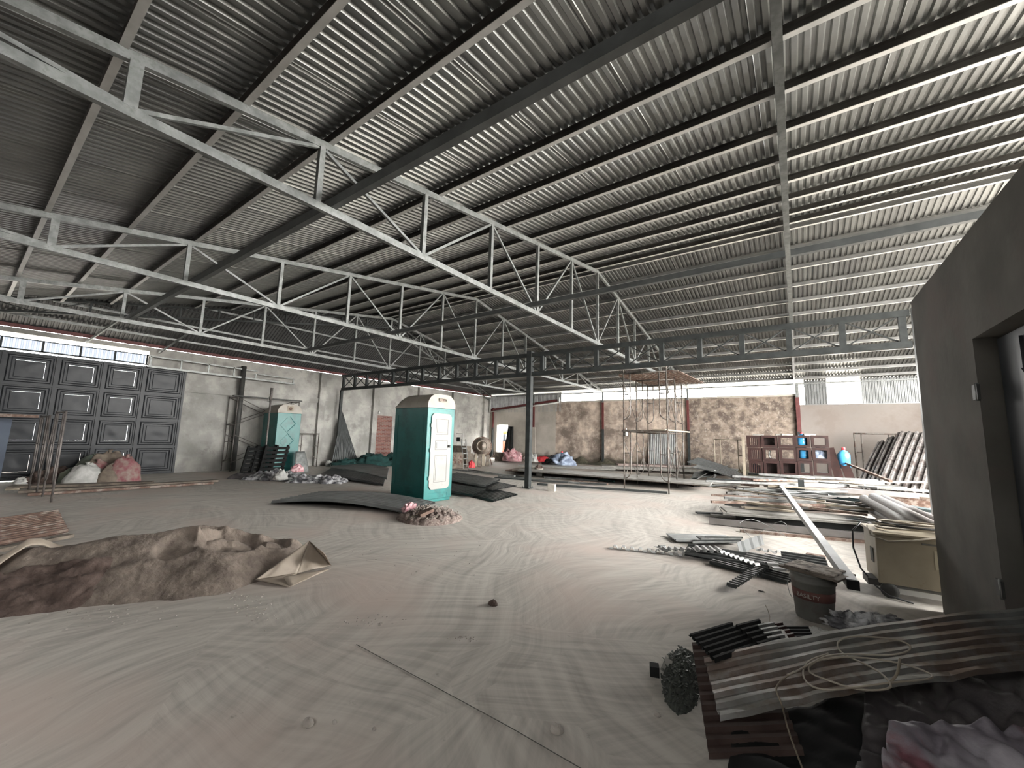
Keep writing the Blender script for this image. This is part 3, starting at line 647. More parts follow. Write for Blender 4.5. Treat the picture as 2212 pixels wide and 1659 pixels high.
# narrow scaffold by the left wall
t = thing('scaffold', 'narrow dark scaffold around the round post behind the far toilet', 'scaffold', (-16.1, 6.0, 0))
for x_ in (-15.95, -15.35):
    for y_ in (5.62, 7.72):
        pass
for k, (a_, b_) in enumerate((((-16.32, 5.62), (-15.85, 5.72)), ((-16.32, 7.75), (-15.88, 7.85)))):
    for z in (0, 1.62):
        hframe(MB(), (*a_, 0), (*b_, 0), z, 1.62-.6*(z > 0 and 1 or 0)*0, r=.018).build('frame', M['scafd'], t) if z == 0 else hframe(MB(), (*a_, 0), (*b_, 0), z, .95, inner=False, r=.018).build('frame', M['scafd'], t)
for p_, q_ in (((-16.32, 5.62), (-16.32, 7.75)), ((-15.85, 5.72), (-15.88, 7.85))):
    for z in (.3, 1.6): m_ = MB(); xbrace(m_, p_, q_, z, z+.95); m_.build('cross_brace', M['scafd'], t)
MB().bb(-16.05, -15.85, 5.6, 7.95, 2.58, 2.62).build('scaffold_plank', M['dark'], label='dark sagging plank along the top of the narrow scaffold', cat='plank')
MB().tube((-14.3, 6.12, 0), (-14.3, 6.12, 2.55), .03).tube((-14.3, 6.12, 2.45), (-14.3, 6.12, 2.85), .045).build('steel_prop', M['scafd'], label='tall adjustable steel prop standing in front of the zigzag toilet', cat='prop')
MB().lathe([(.0, -.05), (.04, -.03), (.05, .02), (.03, .07), (.015, .12)], (-14.38, 6.1, 2.42), 10).build('light_bulb', M['white'], label='light bulb clipped to the prop above the zigzag toilet', cat='light bulb')
MB().lathe([(.0, -.05), (.05, -.03), (.06, .02), (.03, .07), (.015, .12)], (XW+.12, 11.85, 2.36), 10).build('light_bulb', M['white'], label='light bulb on the left wall above the bare brick patch', cat='light bulb')
t = thing('scaffold', 'spare brown scaffold frame leaning to the right of the zigzag toilet', 'scaffold', (-16.1, 8.6, 0))
hframe(MB(), (-16.15, 8.0, 0), (-16.05, 8.85, 0), 0, 1.35, r=.022).build('frame', M['scaf'], t)
t = thing('scaffold', 'pale scaffold frame standing left of the stacked brown crates', 'scaffold', (-2.0, 17.0, 0))
hframe(MB(), tuple(GY(1545, 1012, 16.6)*1), tuple(GY(1610, 1012, 16.6)), 0, 1.55, r=.022).build('frame', M['woodp'], t)
t = thing('scaffold', 'brown scaffold frame behind the leaning fibre cement sheets', 'scaffold', (2.2, 19.5, 0))
hframe(MB(), (1.75, 19.6, 0), (2.9, 19.7, 0), 0, 1.9, r=.03).build('frame', M['scaf'], t)
# left group of scaffold frames before the gate
for i, (xa, xb, ya, yb, hh, lb) in enumerate(((-11.6, -12.6, 1.28, 1.26, 1.74, 'nearest pale footed scaffold frame standing edge on before the gate'), (-13.1, -14.0, 1.22, 1.18, 1.66, 'darker scaffold frame between the pale footed one and the gate'))):
    t = thing('scaffold', lb, 'scaffold', (xa, ya, 0), group='scaffold frames before the gate')
    hframe(MB(), (xa, ya, 0), (xb, yb, 0), 0, hh, r=.018).build('frame', M['scafd'], t)
    if i < 1: m_ = MB(); xbrace(m_, (xb, yb), (-13.1, 1.22), .5, 1.5); m_.build('cross_brace', M['scafd'], t)
MB().bb(-13.9, -13.5, -.9, 1.1, 1.60, 1.66).build('scaffold_plank', M['rust'], label='dark rusty plank resting against the scaffold frames before the gate', cat='plank')
MB().grid(lambda u, v: V((-14.9+.5*u, -1.2+2.0*v, .02+1.55*(1-.0*u)*u)), 1, 4, False).build('metal_sheet', mat('blue_grey_sheet', (.16, .19, .25), (.20, .24, .31), 1.5, .35, .4), label='large plain blue grey sheet leaning under the plank before the gate', cat='sheet', thick=.006)
# ------------------------------------------------------------------ soft lumps and piles
def lump(name, c, d, m, label, cat, seed=0, amp=.25, rz=0, n=20, group=None, fold=3.0, kind=None, flat=.0, parent=None):
    c = V(c); vs = []; K = 14
    Rm = Matrix.Rotation(rz, 3, 'Z')
    def fn(u, v):
        a_ = u*2*PI; b_ = v*PI*.5
        q = V((math.cos(a_)*math.cos(b_), math.sin(a_)*math.cos(b_), math.sin(b_)))
        k = 1+amp*noise.noise(q*fold+V((seed, 0, seed)))+amp*.6*abs(noise.noise(q*fold*2.3+V((0, seed, 0))))
        p = V((q.x*d[0]/2*k, q.y*d[1]/2*k, max(0.002, q.z*d[2]*k)))
        return c+Rm@p
    mb = MB().grid(fn, n*2, n)
    return mb.build(name, m, parent, label, cat, group, kind)
def heap(name, fn, m, label, cat, nu=60, nv=40, kind=None, group=None, thick=0):
    return MB().grid(fn, nu, nv).build(name, m, None, label, cat, group, kind, thick=thick)
# sand pile with tarpaulin
A0, A1 = V((-6.25, .05, 0)), V((-4.70, 2.80, 0)); ad_ = (A1-A0); al = ad_.length; ad_.normalize(); an = V((ad_.y, -ad_.x, 0))
SH_ = [(0, .0), (.08, .20), (.2, .34), (.35, .37), (.5, .40), (.6, .44), (.7, .42), (.8, .32), (.9, .20), (1.0, .0)]
def interp(T, x):
    for (a_, b_), (c_, d_) in zip(T, T[1:]):
        if x <= c_: k = (x-a_)/(c_-a_); return b_+(d_-b_)*k
    return T[-1][1]
def sandh(u, d_):
    """u along the heap 0..1, d_ metres across (plus = toward the viewer)"""
    H = interp(SH_, u); p = V((u*al, d_, 0)); d2 = d_+.10*noise.noise(V((u*6, 0, 3)))
    h = H-(.46 if d2 > 0 else .50)*abs(d2)**1.08
    for bu, bd, ru, rd, dp in ((.70, .10, .10, .30, .20), (.56, .22, .06, .22, .10), (.82, .05, .06, .2, .10), (.62, -.1, .05, .15, .08)):
        k = ((u-bu)/ru)**2+((d_-bd)/rd)**2
        if k < 1: h -= dp*min(1, (1-k)*2.2)*(.8+.4*noise.noise(p*6))
    h += .05*noise.noise(p*1.8)+.022*noise.noise(p*6)+.03*(abs(noise.noise(p*3.3+V((3, 1, 0))))-.2)+.008*noise.noise(p*17)
    e = min(1, u*10)*min(1, (1-u)*10)
    return h*e-.02*(1-e)
def sfn(u, v):
    d_ = (v-.5)*2.1; h = sandh(u, d_); q = A0+ad_*(u*al)+an*d_
    return V((q.x, q.y, max(h, -.03)))
heap('sand_pile', sfn, M['sand'], 'long heap of pale builders sand on the floor with a scooped crest', 'sand', 150, 90, kind='stuff')
def rub(u, v):
    uu = .02+.42*u; d_ = .28+.60*v; q = A0+ad_*(uu*al)+an*d_; e = min(1, (4*u*(1-u))*2)*min(1, 4*v*(1-v)*2)
    p = V((u*6, v*4, 0)); return V((q.x, q.y, max(sandh(uu, d_), 0)+e*(.05+.05*noise.noise(p*1.6)+.04*abs(noise.noise(p*5)))-.015))
heap('rubble_pile', rub, M['sandd'], 'dark damp soil and rubble against the front of the sand heap', 'rubble', 60, 36, kind='stuff')
def tp(u, v):
    uu = .03+.20*u+.035*(v-.5); d_ = .95-1.25*u; q = A0+ad_*(uu*al)+an*(d_+.12*(v-.5))
    return V((q.x, q.y, max(sandh(uu, d_), 0)+.03+.045*math.sin(PI*v)+.008*math.sin(u*11)))
heap('tarpaulin', tp, M['tarp'], 'tan tarpaulin roll folded over the left shoulder of the sand heap', 'tarpaulin', 30, 10, thick=.004)
def trisurf(mb, a, b, c, n=14, amp=.012, seed=0):
    a, b, c = V(a), V(b), V(c); nr = (b-a).cross(c-a).normalized(); vs = []; ix = {}
    for i in range(n+1):
        for j in range(n+1-i):
            q = a+(b-a)*(i/n)+(c-a)*(j/n); e = min(i, j, n-i-j)/n*6
            q = q+nr*amp*noise.noise(q*9+V((seed, 0, 0)))*min(1, e+.2)*2
            ix[(i, j)] = len(vs); vs.append(q)
    fs = []
    for i in range(n):
        for j in range(n-i):
            fs.append((ix[(i, j)], ix[(i+1, j)], ix[(i, j+1)]))
            if j < n-i-1: fs.append((ix[(i+1, j)], ix[(i+1, j+1)], ix[(i, j+1)]))
    mb.add(vs, fs, True); return mb
tL, tF, tR, tP, tM, tB = G(552, 1252, .03), G(626, 1268, .01), G(716, 1221, .03), G(668, 1168, .27), G(642, 1238, .02), G(700, 1196, .20)
mb = MB(); trisurf(mb, tL, tF, tM, 8, .01, 1); trisurf(mb, tL, tM, tP, 14, .03, 2); trisurf(mb, tM, tR, tP, 14, .025, 3); trisurf(mb, tP, tR, tB, 8, .01, 5)
trisurf(mb, tF, G(716, 1228, .0), G(612, 1246, .05), 10, .008, 4)
mb.build('tarpaulin', M['tarp'], label='stiff crumpled tan tarpaulin corner standing up at the right end of the sand', cat='tarpaulin', thick=.004)
MB().corr(tuple(G(-60, 1190, .03)), tuple(G(-40, 1128, .03)-G(-60, 1190, .03)), tuple(G(148, 1150, .03)-G(-60, 1190, .03)), .16, .03, 6).build('corrugated_sheet', M['rust'], label='rusty ribbed sheet flat on the floor beyond the left end of the sand', cat='sheet', thick=.004)
MB().bar(G(-40, 1196, .05), G(155, 1157, .05), .08, .04).build('timber_plank', M['wood'], label='pale dusty plank along the front of the rusty ribbed sheet', cat='plank')
# sacks in front of the gate
def sack(px_, py_, w_, h_, m, lb, seed, X=-15.3, tie=True, d=.38):
    q = G(px_, py_); s_ = 13.4*w_/FPX*1.25
    hh = h_*13.4/FPX*.86
    t = thing('sack', lb, 'sack', (q.x, q.y, 0), group='sacks before the gate')
    lump('bag', (q.x, q.y, 0), (d, s_, hh), m, None, None, seed, .14, 0, 14, fold=2.6, parent=t)
    if tie: MB().lathe([(.05, 0), (.025, .04), (.055, .09)], (q.x+.03, q.y, hh*.95), 8).build('tied_neck', m, t)
    return t
sack(182, 1046, 38, 36, M['bag'], 'white tied sack at the left of the sack group', 3)
sack(163, 1044, 34, 30, M['sackg'], 'grey green sack leaning behind the white sack', 5, d=.3)
sack(205, 1043, 44, 40, M['sackr'], 'faded green and red printed sack right of the white one', 8)
sack(196, 1034, 40, 46, M['sackg'], 'dark green crumpled sack on top behind the printed one', 11, d=.4)
sack(228, 1040, 46, 58, M['sackb'], 'tall tan sack with open mouth in the middle of the sacks', 14, d=.4)
sack(246, 1043, 36, 36, M['sackb'], 'low brown sack between the tan and the red sack', 17, tie=False)
sack(267, 1042, 34, 50, M['sackr'], 'red and pink sack at the right end of the sack group', 21)
lump('plastic_bag', G(283, 1036), (.14, .12, .14), M['white'], 'small white bag right of the red and pink sack', 'bag', 2, .3)
lump('plastic_bag', G(50, 1045), (.22, .3, .16), M['white'], 'bright white bag on the floor before the blue grey sheet', 'bag', 4, .3)
lump('rubbish_heap', G(120, 1042), (.8, .9, .34), M['sandd'], 'dark heap of rubbish left of the sacks', 'rubbish', 6, .4, kind='stuff')
for i, (xa, ya, xb, yb, w_, lb) in enumerate(((40, 1062, 470, 1038, .22, 'long grey plank on the floor before the sacks, nearer the gate'), (60, 1068, 460, 1043, .16, 'long dark plank on the floor before the sacks, nearer the viewer'), (20, 1052, 330, 1042, .3, 'long low board directly at the foot of the sacks'))):
    MB().bar(G(xa, ya, .04), G(xb, yb, .04), w_, .05).build('timber_plank', M['wood'] if i != 1 else M['rust'], label=lb, cat='plank')
MB().bar(G(10, 1058, .02), G(42, 1056, .02), .05, .03).build('timber_plank', M['woodp'], label='short bright strip of wood at the frame edge before the gate', cat='plank')
# ------------------------------------------------------------------ by the far toilet
def palletlike(px_, py_, lean, w_, h_, lb, m=None, n=7):
    b_ = G(px_, py_); t = thing('pallet', lb, 'pallet', (b_.x, b_.y, 0), R(0), 'black pallets by the far toilet')
    Rm = Matrix.Rotation(-lean, 3, 'Y')
    fr_ = MB()
    for k in range(n): z = h_*(k+.5)/n; fr_.box(Rm@V((0, 0, z)), (.02, w_, h_/n*.62), M=Rm)
    fr_.build('deck', m or M['black'], t, world=False)
    for y in (-w_/2+.04, 0, w_/2-.04): MB().box(Rm@V((-.05, y, h_/2)), (.07, .06, h_), M=Rm).build('bearer', m or M['black'], t, world=False)
    return t
palletlike(538, 1027, R(-24), .55, 1.0, 'black plastic pallet leaning in front, leftmost of the pallets by the zigzag toilet')
palletlike(561, 1026, R(-22), .6, 1.02, 'black plastic pallet leaning between two others by the zigzag toilet')
palletlike(584, 1026, R(-20), .75, 1.0, 'black slatted pallet with pale edge strip leaning against the zigzag toilet')
def cpan(u, v):
    q = G(650, 1022); a_ = (v-.5)*1.6
    return V((q.x-.25*u, q.y+.24*(v-.5)*2*(1-.35*u*u), .72*u+.01)) + V((.10*math.cos(a_), 0, 0))
heap('bent_panel', cpan, M['galv'], 'curved grey panel leaning at the right foot of the zigzag toilet', 'panel', 8, 8, thick=.01)
def crum(pa, pb, wid, hh, seed, f=5.0, jag=.5):
    pa, pb = V(pa), V(pb); d_ = pb-pa; L_ = d_.length; d_.normalize(); n_ = V((d_.y, -d_.x, 0))
    def fn(u, v):
        s_ = (v-.5)*2; e = max(0, 1-abs(s_)**2)*max(0, 1-abs(2*u-1)**3)
        p = V((u*L_*f, s_*wid*f, seed)); w2 = wid*(1+.3*noise.noise(V((u*5, seed, 0))))
        h = e**.6*hh*(.45+.6*abs(noise.noise(p*.5))+jag*abs(noise.noise(p)))+.0
        q = pa+d_*(u*L_+.05*noise.noise(p*1.3))+n_*(s_*w2+.05*noise.noise(p+V((9, 9, 9))))
        return V((q.x, q.y, h+.004))
    return fn
heap('plastic_sheeting', crum(G(540, 1033), G(650, 1036), .5, .28, 3, 6), M['clear'], 'crumpled clear and grey plastic sheeting heaped before the zigzag toilet', 'plastic', 80, 40, thick=.003)
heap('plastic_sheeting', crum(G(630, 1040), G(748, 1042), .42, .24, 11, 7), M['clear'], 'crumpled shiny plastic sheeting at the right end of the plastic heap', 'plastic', 80, 40, thick=.003)
heap('plastic_sheeting', crum(G(505, 1032), G(585, 1034), .36, .22, 19, 6), M['tarpd'], 'dark crumpled sheeting at the foot of the black pallets', 'plastic', 50, 30, thick=.003)
lump('plastic_bag', G(640, 1026)+V((0, 0, .10)), (.3, .4, .22), M['pink'], 'pink and white bag on top of the crumpled plastic', 'bag', 9, .4)
lump('plastic_bag', G(606, 1040)+V((0, 0, .05)), (.3, .36, .25), M['bag'], 'off white bag half buried in the middle of the crumpled plastic', 'bag', 12, .4)
# leaning pointed corrugated sheet, nets
def tri(u, v):
    a_ = V((XW+.62, 9.33, .02)); b_ = V((XW+.62, 10.62, .02)); c_ = V((XW+.2, 9.9, 2.32))
    q = a_.lerp(b_, v).lerp(c_, u); q.x += .022*(1 if (v*13) % 1 > .5 else 0)*(1-u); return q
mb = MB(); nV = 52
vs = [tri(u, j/nV) for u in (0, 1) for j in range(nV+1)]
mb.add(vs, [(j, j+1, nV+1+j+1, nV+1+j) for j in range(nV)])
mb.build('corrugated_sheet', M['sheetdk'], label='pointed dark corrugated sheet leaning upright against the left wall', cat='sheet', thick=.004)
lump('netting_bundle', (-15.3, 9.75, 0), (1.0, 1.3, .30), M['net'], 'low dark green netting at the foot of the pointed sheet', 'netting', 3, .3, fold=4)
lump('netting_bundle', (-15.0, 10.75, 0), (1.2, 1.5, .48), M['net'], 'biggest bundle of dark green netting beside the pointed sheet', 'netting', 5, .3, fold=4)
lump('netting_bundle', (-14.8, 11.9, 0), (1.1, 1.2, .55), M['net'], 'bundle of dark green netting partly behind the near toilet', 'netting', 8, .3, fold=4)
lump('plastic_bag', (-15.9, 9.3, 0), (.3, .25, .22), M['white'], 'small white bag at the foot of the slim post', 'bag', 33, .3)
# ------------------------------------------------------------------ loose corrugated sheets on the floor
def flatsheet(c0, c1, c2, m, lb, pitch=.1, amp=.02, z=.015, bump=.0, nv=8, name='corrugated_sheet', group=None, twist=0):
    """c0 corner, c0->c1 across the ribs, c0->c2 along the ribs"""
    c0, c1, c2 = V(c0), V(c1), V(c2)
    o = MB().corr(c0+V((0, 0, z)), c1-c0, c2-c0, pitch, amp, nv, bend=lambda a_, b_: V((0, 0, bump*math.sin(PI*b_)+twist*a_*b_)))
    return o.build(name, m, label=lb, cat='sheet', group=group, thick=.003)
gs = 'corrugated sheets around the near toilet'
flatsheet(G(877, 1112), G(940, 1090), G(580, 1090), M['sheetgy'], 'grey corrugated sheet with curled left end in front of the near toilet', .13, .045, .02, .12, 10, group=gs)
flatsheet(G(600, 1084), G(690, 1066), G(850, 1100), M['sheetgy'], 'grey corrugated sheet under the curled one in front of the near toilet', .13, .045, .01, .05, 8, group=gs)
flatsheet(G(828, 1052), G(835, 1020), G(690, 1030), M['sheetdk'], 'dark corrugated sheet on the floor left of the near toilet', .14, .05, .02, .04, 6, group=gs)
flatsheet(G(835, 1040), G(840, 1016), G(712, 1014), M['sheetgy'], 'greyer corrugated sheet behind the dark one left of the near toilet', .14, .05, .05, .04, 6, group=gs)
flatsheet(G(1062, 1066), G(1116, 1056), G(960, 1040), M['sheetdk'], 'dark corrugated sheet right of the near toilet, topmost of its stack', .09, .02, .07, .0, 4, group=gs)
flatsheet(G(1045, 1060), G(1080, 1045), G(945, 1040), M['sheetgy'], 'grey corrugated sheet with bright cut edge right of the near toilet', .13, .045, .10, .0, 4, group=gs)
flatsheet(G(1064, 1086), G(1118, 1071), G(972, 1062), M['sheetdk'], 'dark corrugated sheet reaching farthest right of the near toilet', .13, .04, .01, .0, 4, group=gs)
flatsheet(G(1020, 1078), G(1050, 1064), G(930, 1060), M['sheetdk'], 'dark corrugated sheet lowest at the right foot of the near toilet', .13, .04, .05, .0, 4, group=gs)
# rubbish heap by the toilet
def rb(u, v):
    q = G(855+145*u, 1136-32*v, 0); e = max(0, 1-(2*u-1)**2-(2*v-1)**2)**.5
    p = V((u*12, v*7, 0)); h = e*(.15+.09*noise.noise(p)+.05*abs(noise.noise(p*2.5)))-.02
    return V((q.x, q.y, h))
heap('rubbish_heap', rb, M['debris'], 'low heap of wood chips and swept rubbish before the near toilet', 'rubbish', 70, 40, kind='stuff')
ch = MB(); random.seed(5)
for i in range(170):
    u, v = random.gauss(.5, .2), random.gauss(.5, .2)
    if (2*u-1)**2+(2*v-1)**2 > 1.1: continue
    p = rb(u, v); a_ = random.random()*PI; L_ = random.uniform(.02, .075)
    d_ = V((math.cos(a_), math.sin(a_), random.uniform(-.2, .6)))*L_
    ch.bar(p+V((0, 0, .01)), p+d_+V((0, 0, .02)), random.uniform(.008, .025), .006)
ch.build('wood_chips', mat('grey_wood_chips', (.22, .18, .16), (.45, .40, .36), 30, .8), label='scattered wood chips covering the low rubbish heap', cat='wood chips', kind='stuff')
MB().bar(G(905, 1113, .12), G(934, 1100, .20), .16, .05).build('timber_offcut', M['rust'], label='thick dark timber offcut on top of the rubbish heap', cat='timber')
MB().bar(G(876, 1122, .03), G(902, 1110, .14), .05, .012).build('timber_offcut', M['woodp'], label='thin pale sliver propped on the left of the rubbish heap', cat='timber')
lump('plastic_bag', G(884, 1112)+V((0, 0, .05)), (.22, .26, .14), M['pink'], 'pink and white bag beside the rubbish heap', 'bag', 18, .5)
# stones and blocks on the open floor
for i, (x_, y_, s_, lb) in enumerate(((1065, 1307, .07, 'dark rough lump of mortar in the middle of the open floor'), (665, 1566, .05, 'small flat stone on the floor low left of the long string'), (1202, 1580, .055, 'rounded stone on the floor, lowest and right of the long string'), (722, 1562, .022, 'tiny pebble right of the small flat stone'), (808, 1576, .018, 'tiny dark pebble left of the long string'), (1420, 1546, .03, 'small pebble left of the big ribbed sheets'))):
    lump('stone', G(x_, y_), (s_*1.2, s_, s_*.6), M['stone'] if i else M['sandd'], lb, 'stone', i*3+1, .3, n=8, group='stones on the open floor')
b_ = G(1190, 1061); MB().box(b_+V((0, .05, .095)), (.20, .15, .19), R(12)).build('concrete_block', M['conc'], label='small square concrete block on the floor right of the lone column', cat='block', bevel=.006)
MB().path([G(770, 1392, .003), G(930, 1478, .003), G(1100, 1570, .003), G(1290, 1680, .003)], .0022, 5).build('string', M['line'], label='thin dark string lying straight across the bare floor', cat='string')
# ------------------------------------------------------------------ far corner: mixer, boards, door things
q = G(1040, 1004); t = thing('cement_mixer', 'dusty cement mixer with its round drum mouth facing the hall', 'cement mixer', (q.x, q.y, 0))
vw = (V((0, 0, 0))-V((q.x, q.y, 0))).normalized()
ax = V((vw.x*.86, vw.y*.86, .10)).normalized(); Mx = ax.to_track_quat('Z', 'Y').to_matrix()
c_ = V((q.x, q.y, .88))
MB().lathe([(.18, -.42), (.40, -.25), (.44, .02), (.42, .10), (.27, .38), (.27, .41), (.22, .41), (.22, .30)], c_, 24, Mx).build('drum', M['mixer'], t)
MB().lathe([(.46, -.02), (.49, -.02), (.49, .05), (.46, .05)], c_, 28, Mx).build('ring_gear', M['rust'], t)
MB().lathe([(.23, .385), (.02, .38), (.02, .384)], c_, 20, Mx).build('drum_mouth', mat('mixer_mouth', (.60, .52, .44), rough=.9), t)
for sx, sy in ((-.42, -.3), (.42, -.3), (-.42, .3), (.42, .3)):
    MB().bar((q.x+sx, q.y+sy, 0), (q.x+sx*.5, q.y+sy*.4, .8), .05, .05).build('leg', M['rust'], t)
def leanboard(xa, xb, yb_, yt_, m, lb, th=.04, Y=None, kind='board', dz=1.0, name='timber_board', cat='board', rec=False, slant=0):
    """board leaning away from the viewer: bottom edge on the floor between xa and xb (pixel columns), top at row yt_"""
    a_, b_ = G(xa, yb_), G(xb, yb_)
    d_ = (a_+b_)/2; d_.z = 0; d_ = d_.normalized()*.22*dz
    ta = GY(xa+slant, yt_, (a_+d_).y); ta.x = a_.x+d_.x+(b_-a_).normalized().x*0; z_ = ta.z
    A_, B_, C_, D_ = a_, b_, b_+d_+V((0, 0, z_)), a_+d_+V((0, 0, z_))
    n_ = (B_-A_).cross(D_-A_).normalized()*th
    mb = MB(); mb.add([A_, B_, C_, D_, A_+n_, B_+n_, C_+n_, D_+n_], [(0, 1, 2, 3), (7, 6, 5, 4), (0, 4, 5, 1), (1, 5, 6, 2), (2, 6, 7, 3), (3, 7, 4, 0)])
    o = mb.build(name, m, label=lb, cat=cat)
    if rec:
        f = lambda u, v: A_.lerp(B_, u).lerp(D_.lerp(C_, u), v)-n_*.15
        for u0, u1 in ((.12, .42), (.58, .88)):
            mb = MB(); mb.add([f(u0, .3), f(u1, .3), f(u1, .8), f(u0, .8)], [(0, 1, 2, 3)]); mb.build('recessed_panel', M['rust'], o)
            mb = MB(); f2 = lambda u, v: A_.lerp(B_, u).lerp(D_.lerp(C_, u), v)+n_*1.15
            mb.add([f2(u0, .3), f2(u1, .3), f2(u1, .8), f2(u0, .8)], [(0, 1, 2, 3)]); mb.build('recessed_panel', M['rust'], o)
    return o
leanboard(972, 1000, 1013, 978, M['wood'], 'old panelled board leaning just right of the near toilet', .05, rec=True, dz=1.6)
leanboard(1006, 1022, 1010, 980, M['wood'], 'worn board leaning behind the red basin by the mixer', .05)
leanboard(1024, 1030, 1009, 981, M['woodp'], 'narrow pale board leaning in front of the mixer, first from the red basin', .05)
leanboard(1032, 1039, 1009, 982, M['wood'], 'narrow darker board leaning in front of the mixer, second from the red basin', .05, dz=1.3)
leanboard(1040, 1047, 1007, 981, M['woodp'], 'narrow pale board leaning in front of the mixer, third from the red basin', .05, dz=.8)
leanboard(1049, 1056, 1007, 984, M['wood'], 'narrow board leaning rightmost in front of the mixer', .04, dz=1.2)
lump('basin', G(1018, 1010), (.34, .34, .28), M['red'], 'red plastic basin on the floor before the leaning boards', 'basin', 3, .2)
t = thing('step_ladder', 'thin pale ladder leaning between the panelled board and the red basin', 'ladder', tuple(G(1003, 1012)))
a_, b_ = G(1002, 1013), G(1012, 1013)
d_ = V((-.5, .3, 1.25))
for p_ in (a_, b_): MB().bar(p_, p_+d_, .03, .03).build('rail', M['galv'], t)
for i in range(5): MB().bar(a_+d_*(.15+.18*i), b_+d_*(.15+.18*i), .025, .025).build('rung', M['galv'], t)
q = G(985, 1003); t = thing('folding_chair', 'white and black folded chair on top of the panelled board', 'chair', (q.x, q.y, .95))
for dx in (0, .42): MB().tube((q.x+dx, q.y, .9), (q.x+dx-.1, q.y+.05, 1.5), .015).build('frame_rail', M['white'], t)
MB().bar((q.x-.1, q.y+.05, 1.48), (q.x+.32, q.y+.05, 1.48), .02, .03).build('backrest', M['white'], t)
MB().box((q.x+.2, q.y, 1.08), (.42, .3, .05), R(20)).build('seat', M['white'], t); MB().box((q.x+.12, q.y-.02, 1.2), (.14, .1, .22), R(20)).build('cushion', M['black'], t)
MB().bb(q.x-.15, q.x+.75, q.y-.12, q.y+.2, .0, .90).build('timber_crate', M['wood'], label='low dusty crate under the folded chair by the left wall', cat='crate')
# things by the doorway
cv = lambda u, v: V((-14.62+ (u-.5)*(.78-.38*v), YF-.10-.22*(1-v)+.03*math.sin(u*14), 2.0*v))
heap('dark_sheet', cv, M['black'], 'tall black folded sheet leaning against the wall right of the doorway', 'sheet', 24, 8, thick=.02)
MB().bb(-13.15, -12.75, YF-.16, YF-.10, 0, 1.98).build('concrete_slab', M['wallD'], label='upright pale slab against the wall left of the farthest truss post', cat='slab')
hang = thing('clothes_rail', 'orange and grey clothes hanging outdoors, seen through the doorway', 'clothes', (-16.6, 23.2, 0))
MB().grid(lambda u, v: V((-17.32+.33*u, 23.2+.05*math.sin(u*9), .2+.8*v)), 8, 4).build('orange_cloth', mat('orange_cloth', (.13, .018, .004), rough=.8), hang, thick=.02)
MB().grid(lambda u, v: V((-17.34+.33*u, 23.2+.05*math.sin(u*9+1), 1.0+.55*v)), 8, 4).build('grey_cloth', mat('grey_cloth', (.012, .014, .018), rough=.8), hang, thick=.02)
MB().grid(lambda u, v: V((-17.34+.36*u, 23.25, 1.55+.2*v)), 4, 2).build('yellow_cloth', mat('yellow_cloth', (.16, .07, .008), rough=.8), hang, thick=.02)
MB().tube((-17.9, 23.22, 1.78), (-16.2, 23.22, 1.78), .02).build('rail', M['galv'], hang)
for x_ in (-17.9, -16.2): MB().tube((x_, 23.22, 0), (x_, 23.22, 1.8), .02).build('upright', M['galv'], hang)
MB().bar((-15.1, 20.9, .0), (-15.9, 21.8, 1.3), .06, .04).build('timber_plank', M['wood'], label='grey stick leaning outdoors behind the doorway', cat='plank')
MB().bar((-15.95, 20.2, .02), (-15.5, 20.35, .5), .04, .03).build('timber_plank', M['rust'], label='thin dark stick leaning between the mixer and the doorway', cat='plank')
# ------------------------------------------------------------------ long stacks in the middle distance
def plk(xa, ya, xb, yb, z, w_, h_, m, lb, name='timber_board', cat='board', z2=None, group=None, kind='bar'):
    a_, b_ = G(xa, ya, z), G(xb, yb, z if z2 is None else z2)
    # shift so that the near lower edge is what the row describes
    d_ = (b_-a_).normalized(); n_ = V((d_.y, -d_.x, 0)); n_ = n_ if (n_.dot(EYE-a_) > 0) else -n_
    a_ = a_-n_*w_/2+V((0, 0, h_/2)); b_ = b_-n_*w_/2+V((0, 0, h_/2))
    mb = MB()
    if kind == 'chan': mb.chan(a_, b_, w_, h_, .008)
    elif kind == 'tube': mb.tube(a_, b_, w_/2, 12)
    else: mb.bar(a_, b_, w_, h_)
    return mb.build(name, m, label=lb, cat=cat, group=group)
g1 = 'long boards stacked across the middle of the hall'
for i, (dx, m, w_, nm) in enumerate(((0, 'rust', .9, 'bottom'), (8, 'wood', .9, 'second'), (-4, 'rust', .85, 'third'), (10, 'wood', .85, 'fourth'), (22, 'paleboard', 1.2, 'topmost'))):
    plk(1096+dx, 1017, 1512+dx, 1050, .05*i+.005, w_, .045, M[m], 'long board in the low stack left of the blue grey bundle, %s in it' % nm, group=g1)
plk(1118, 1007, 1330, 1016, .26, 1.0, .04, M['paleboard'], 'whitish sheet lying on the back of the long board stack', group=g1)
plk(1300, 1012, 1560, 1023, .10, .8, .12, M['paleboard'], 'pale board stack behind the scaffold tower, lower left one', group=g1)
plk(1335, 1007, 1575, 1015, .18, .7, .10, mat('pinkish_board', (.26, .19, .17), (.36, .29, .265), 4, .7), 'pinkish board behind the scaffold tower', group=g1)
plk(1380, 1014, 1600, 1026, .02, .7, .10, M['rust'], 'brown board low behind the scaffold tower legs', group=g1)
plk(1430, 1008, 1590, 1015, .22, .6, .05, M['paleboard'], 'white board on top behind the scaffold tower', group=g1)
plk(1250, 1022, 1500, 1040, .0, .5, .06, M['paleboard'], 'flat white board on the floor before the long stack', group=g1)
g2 = 'steel lengths on the floor before the long stack'
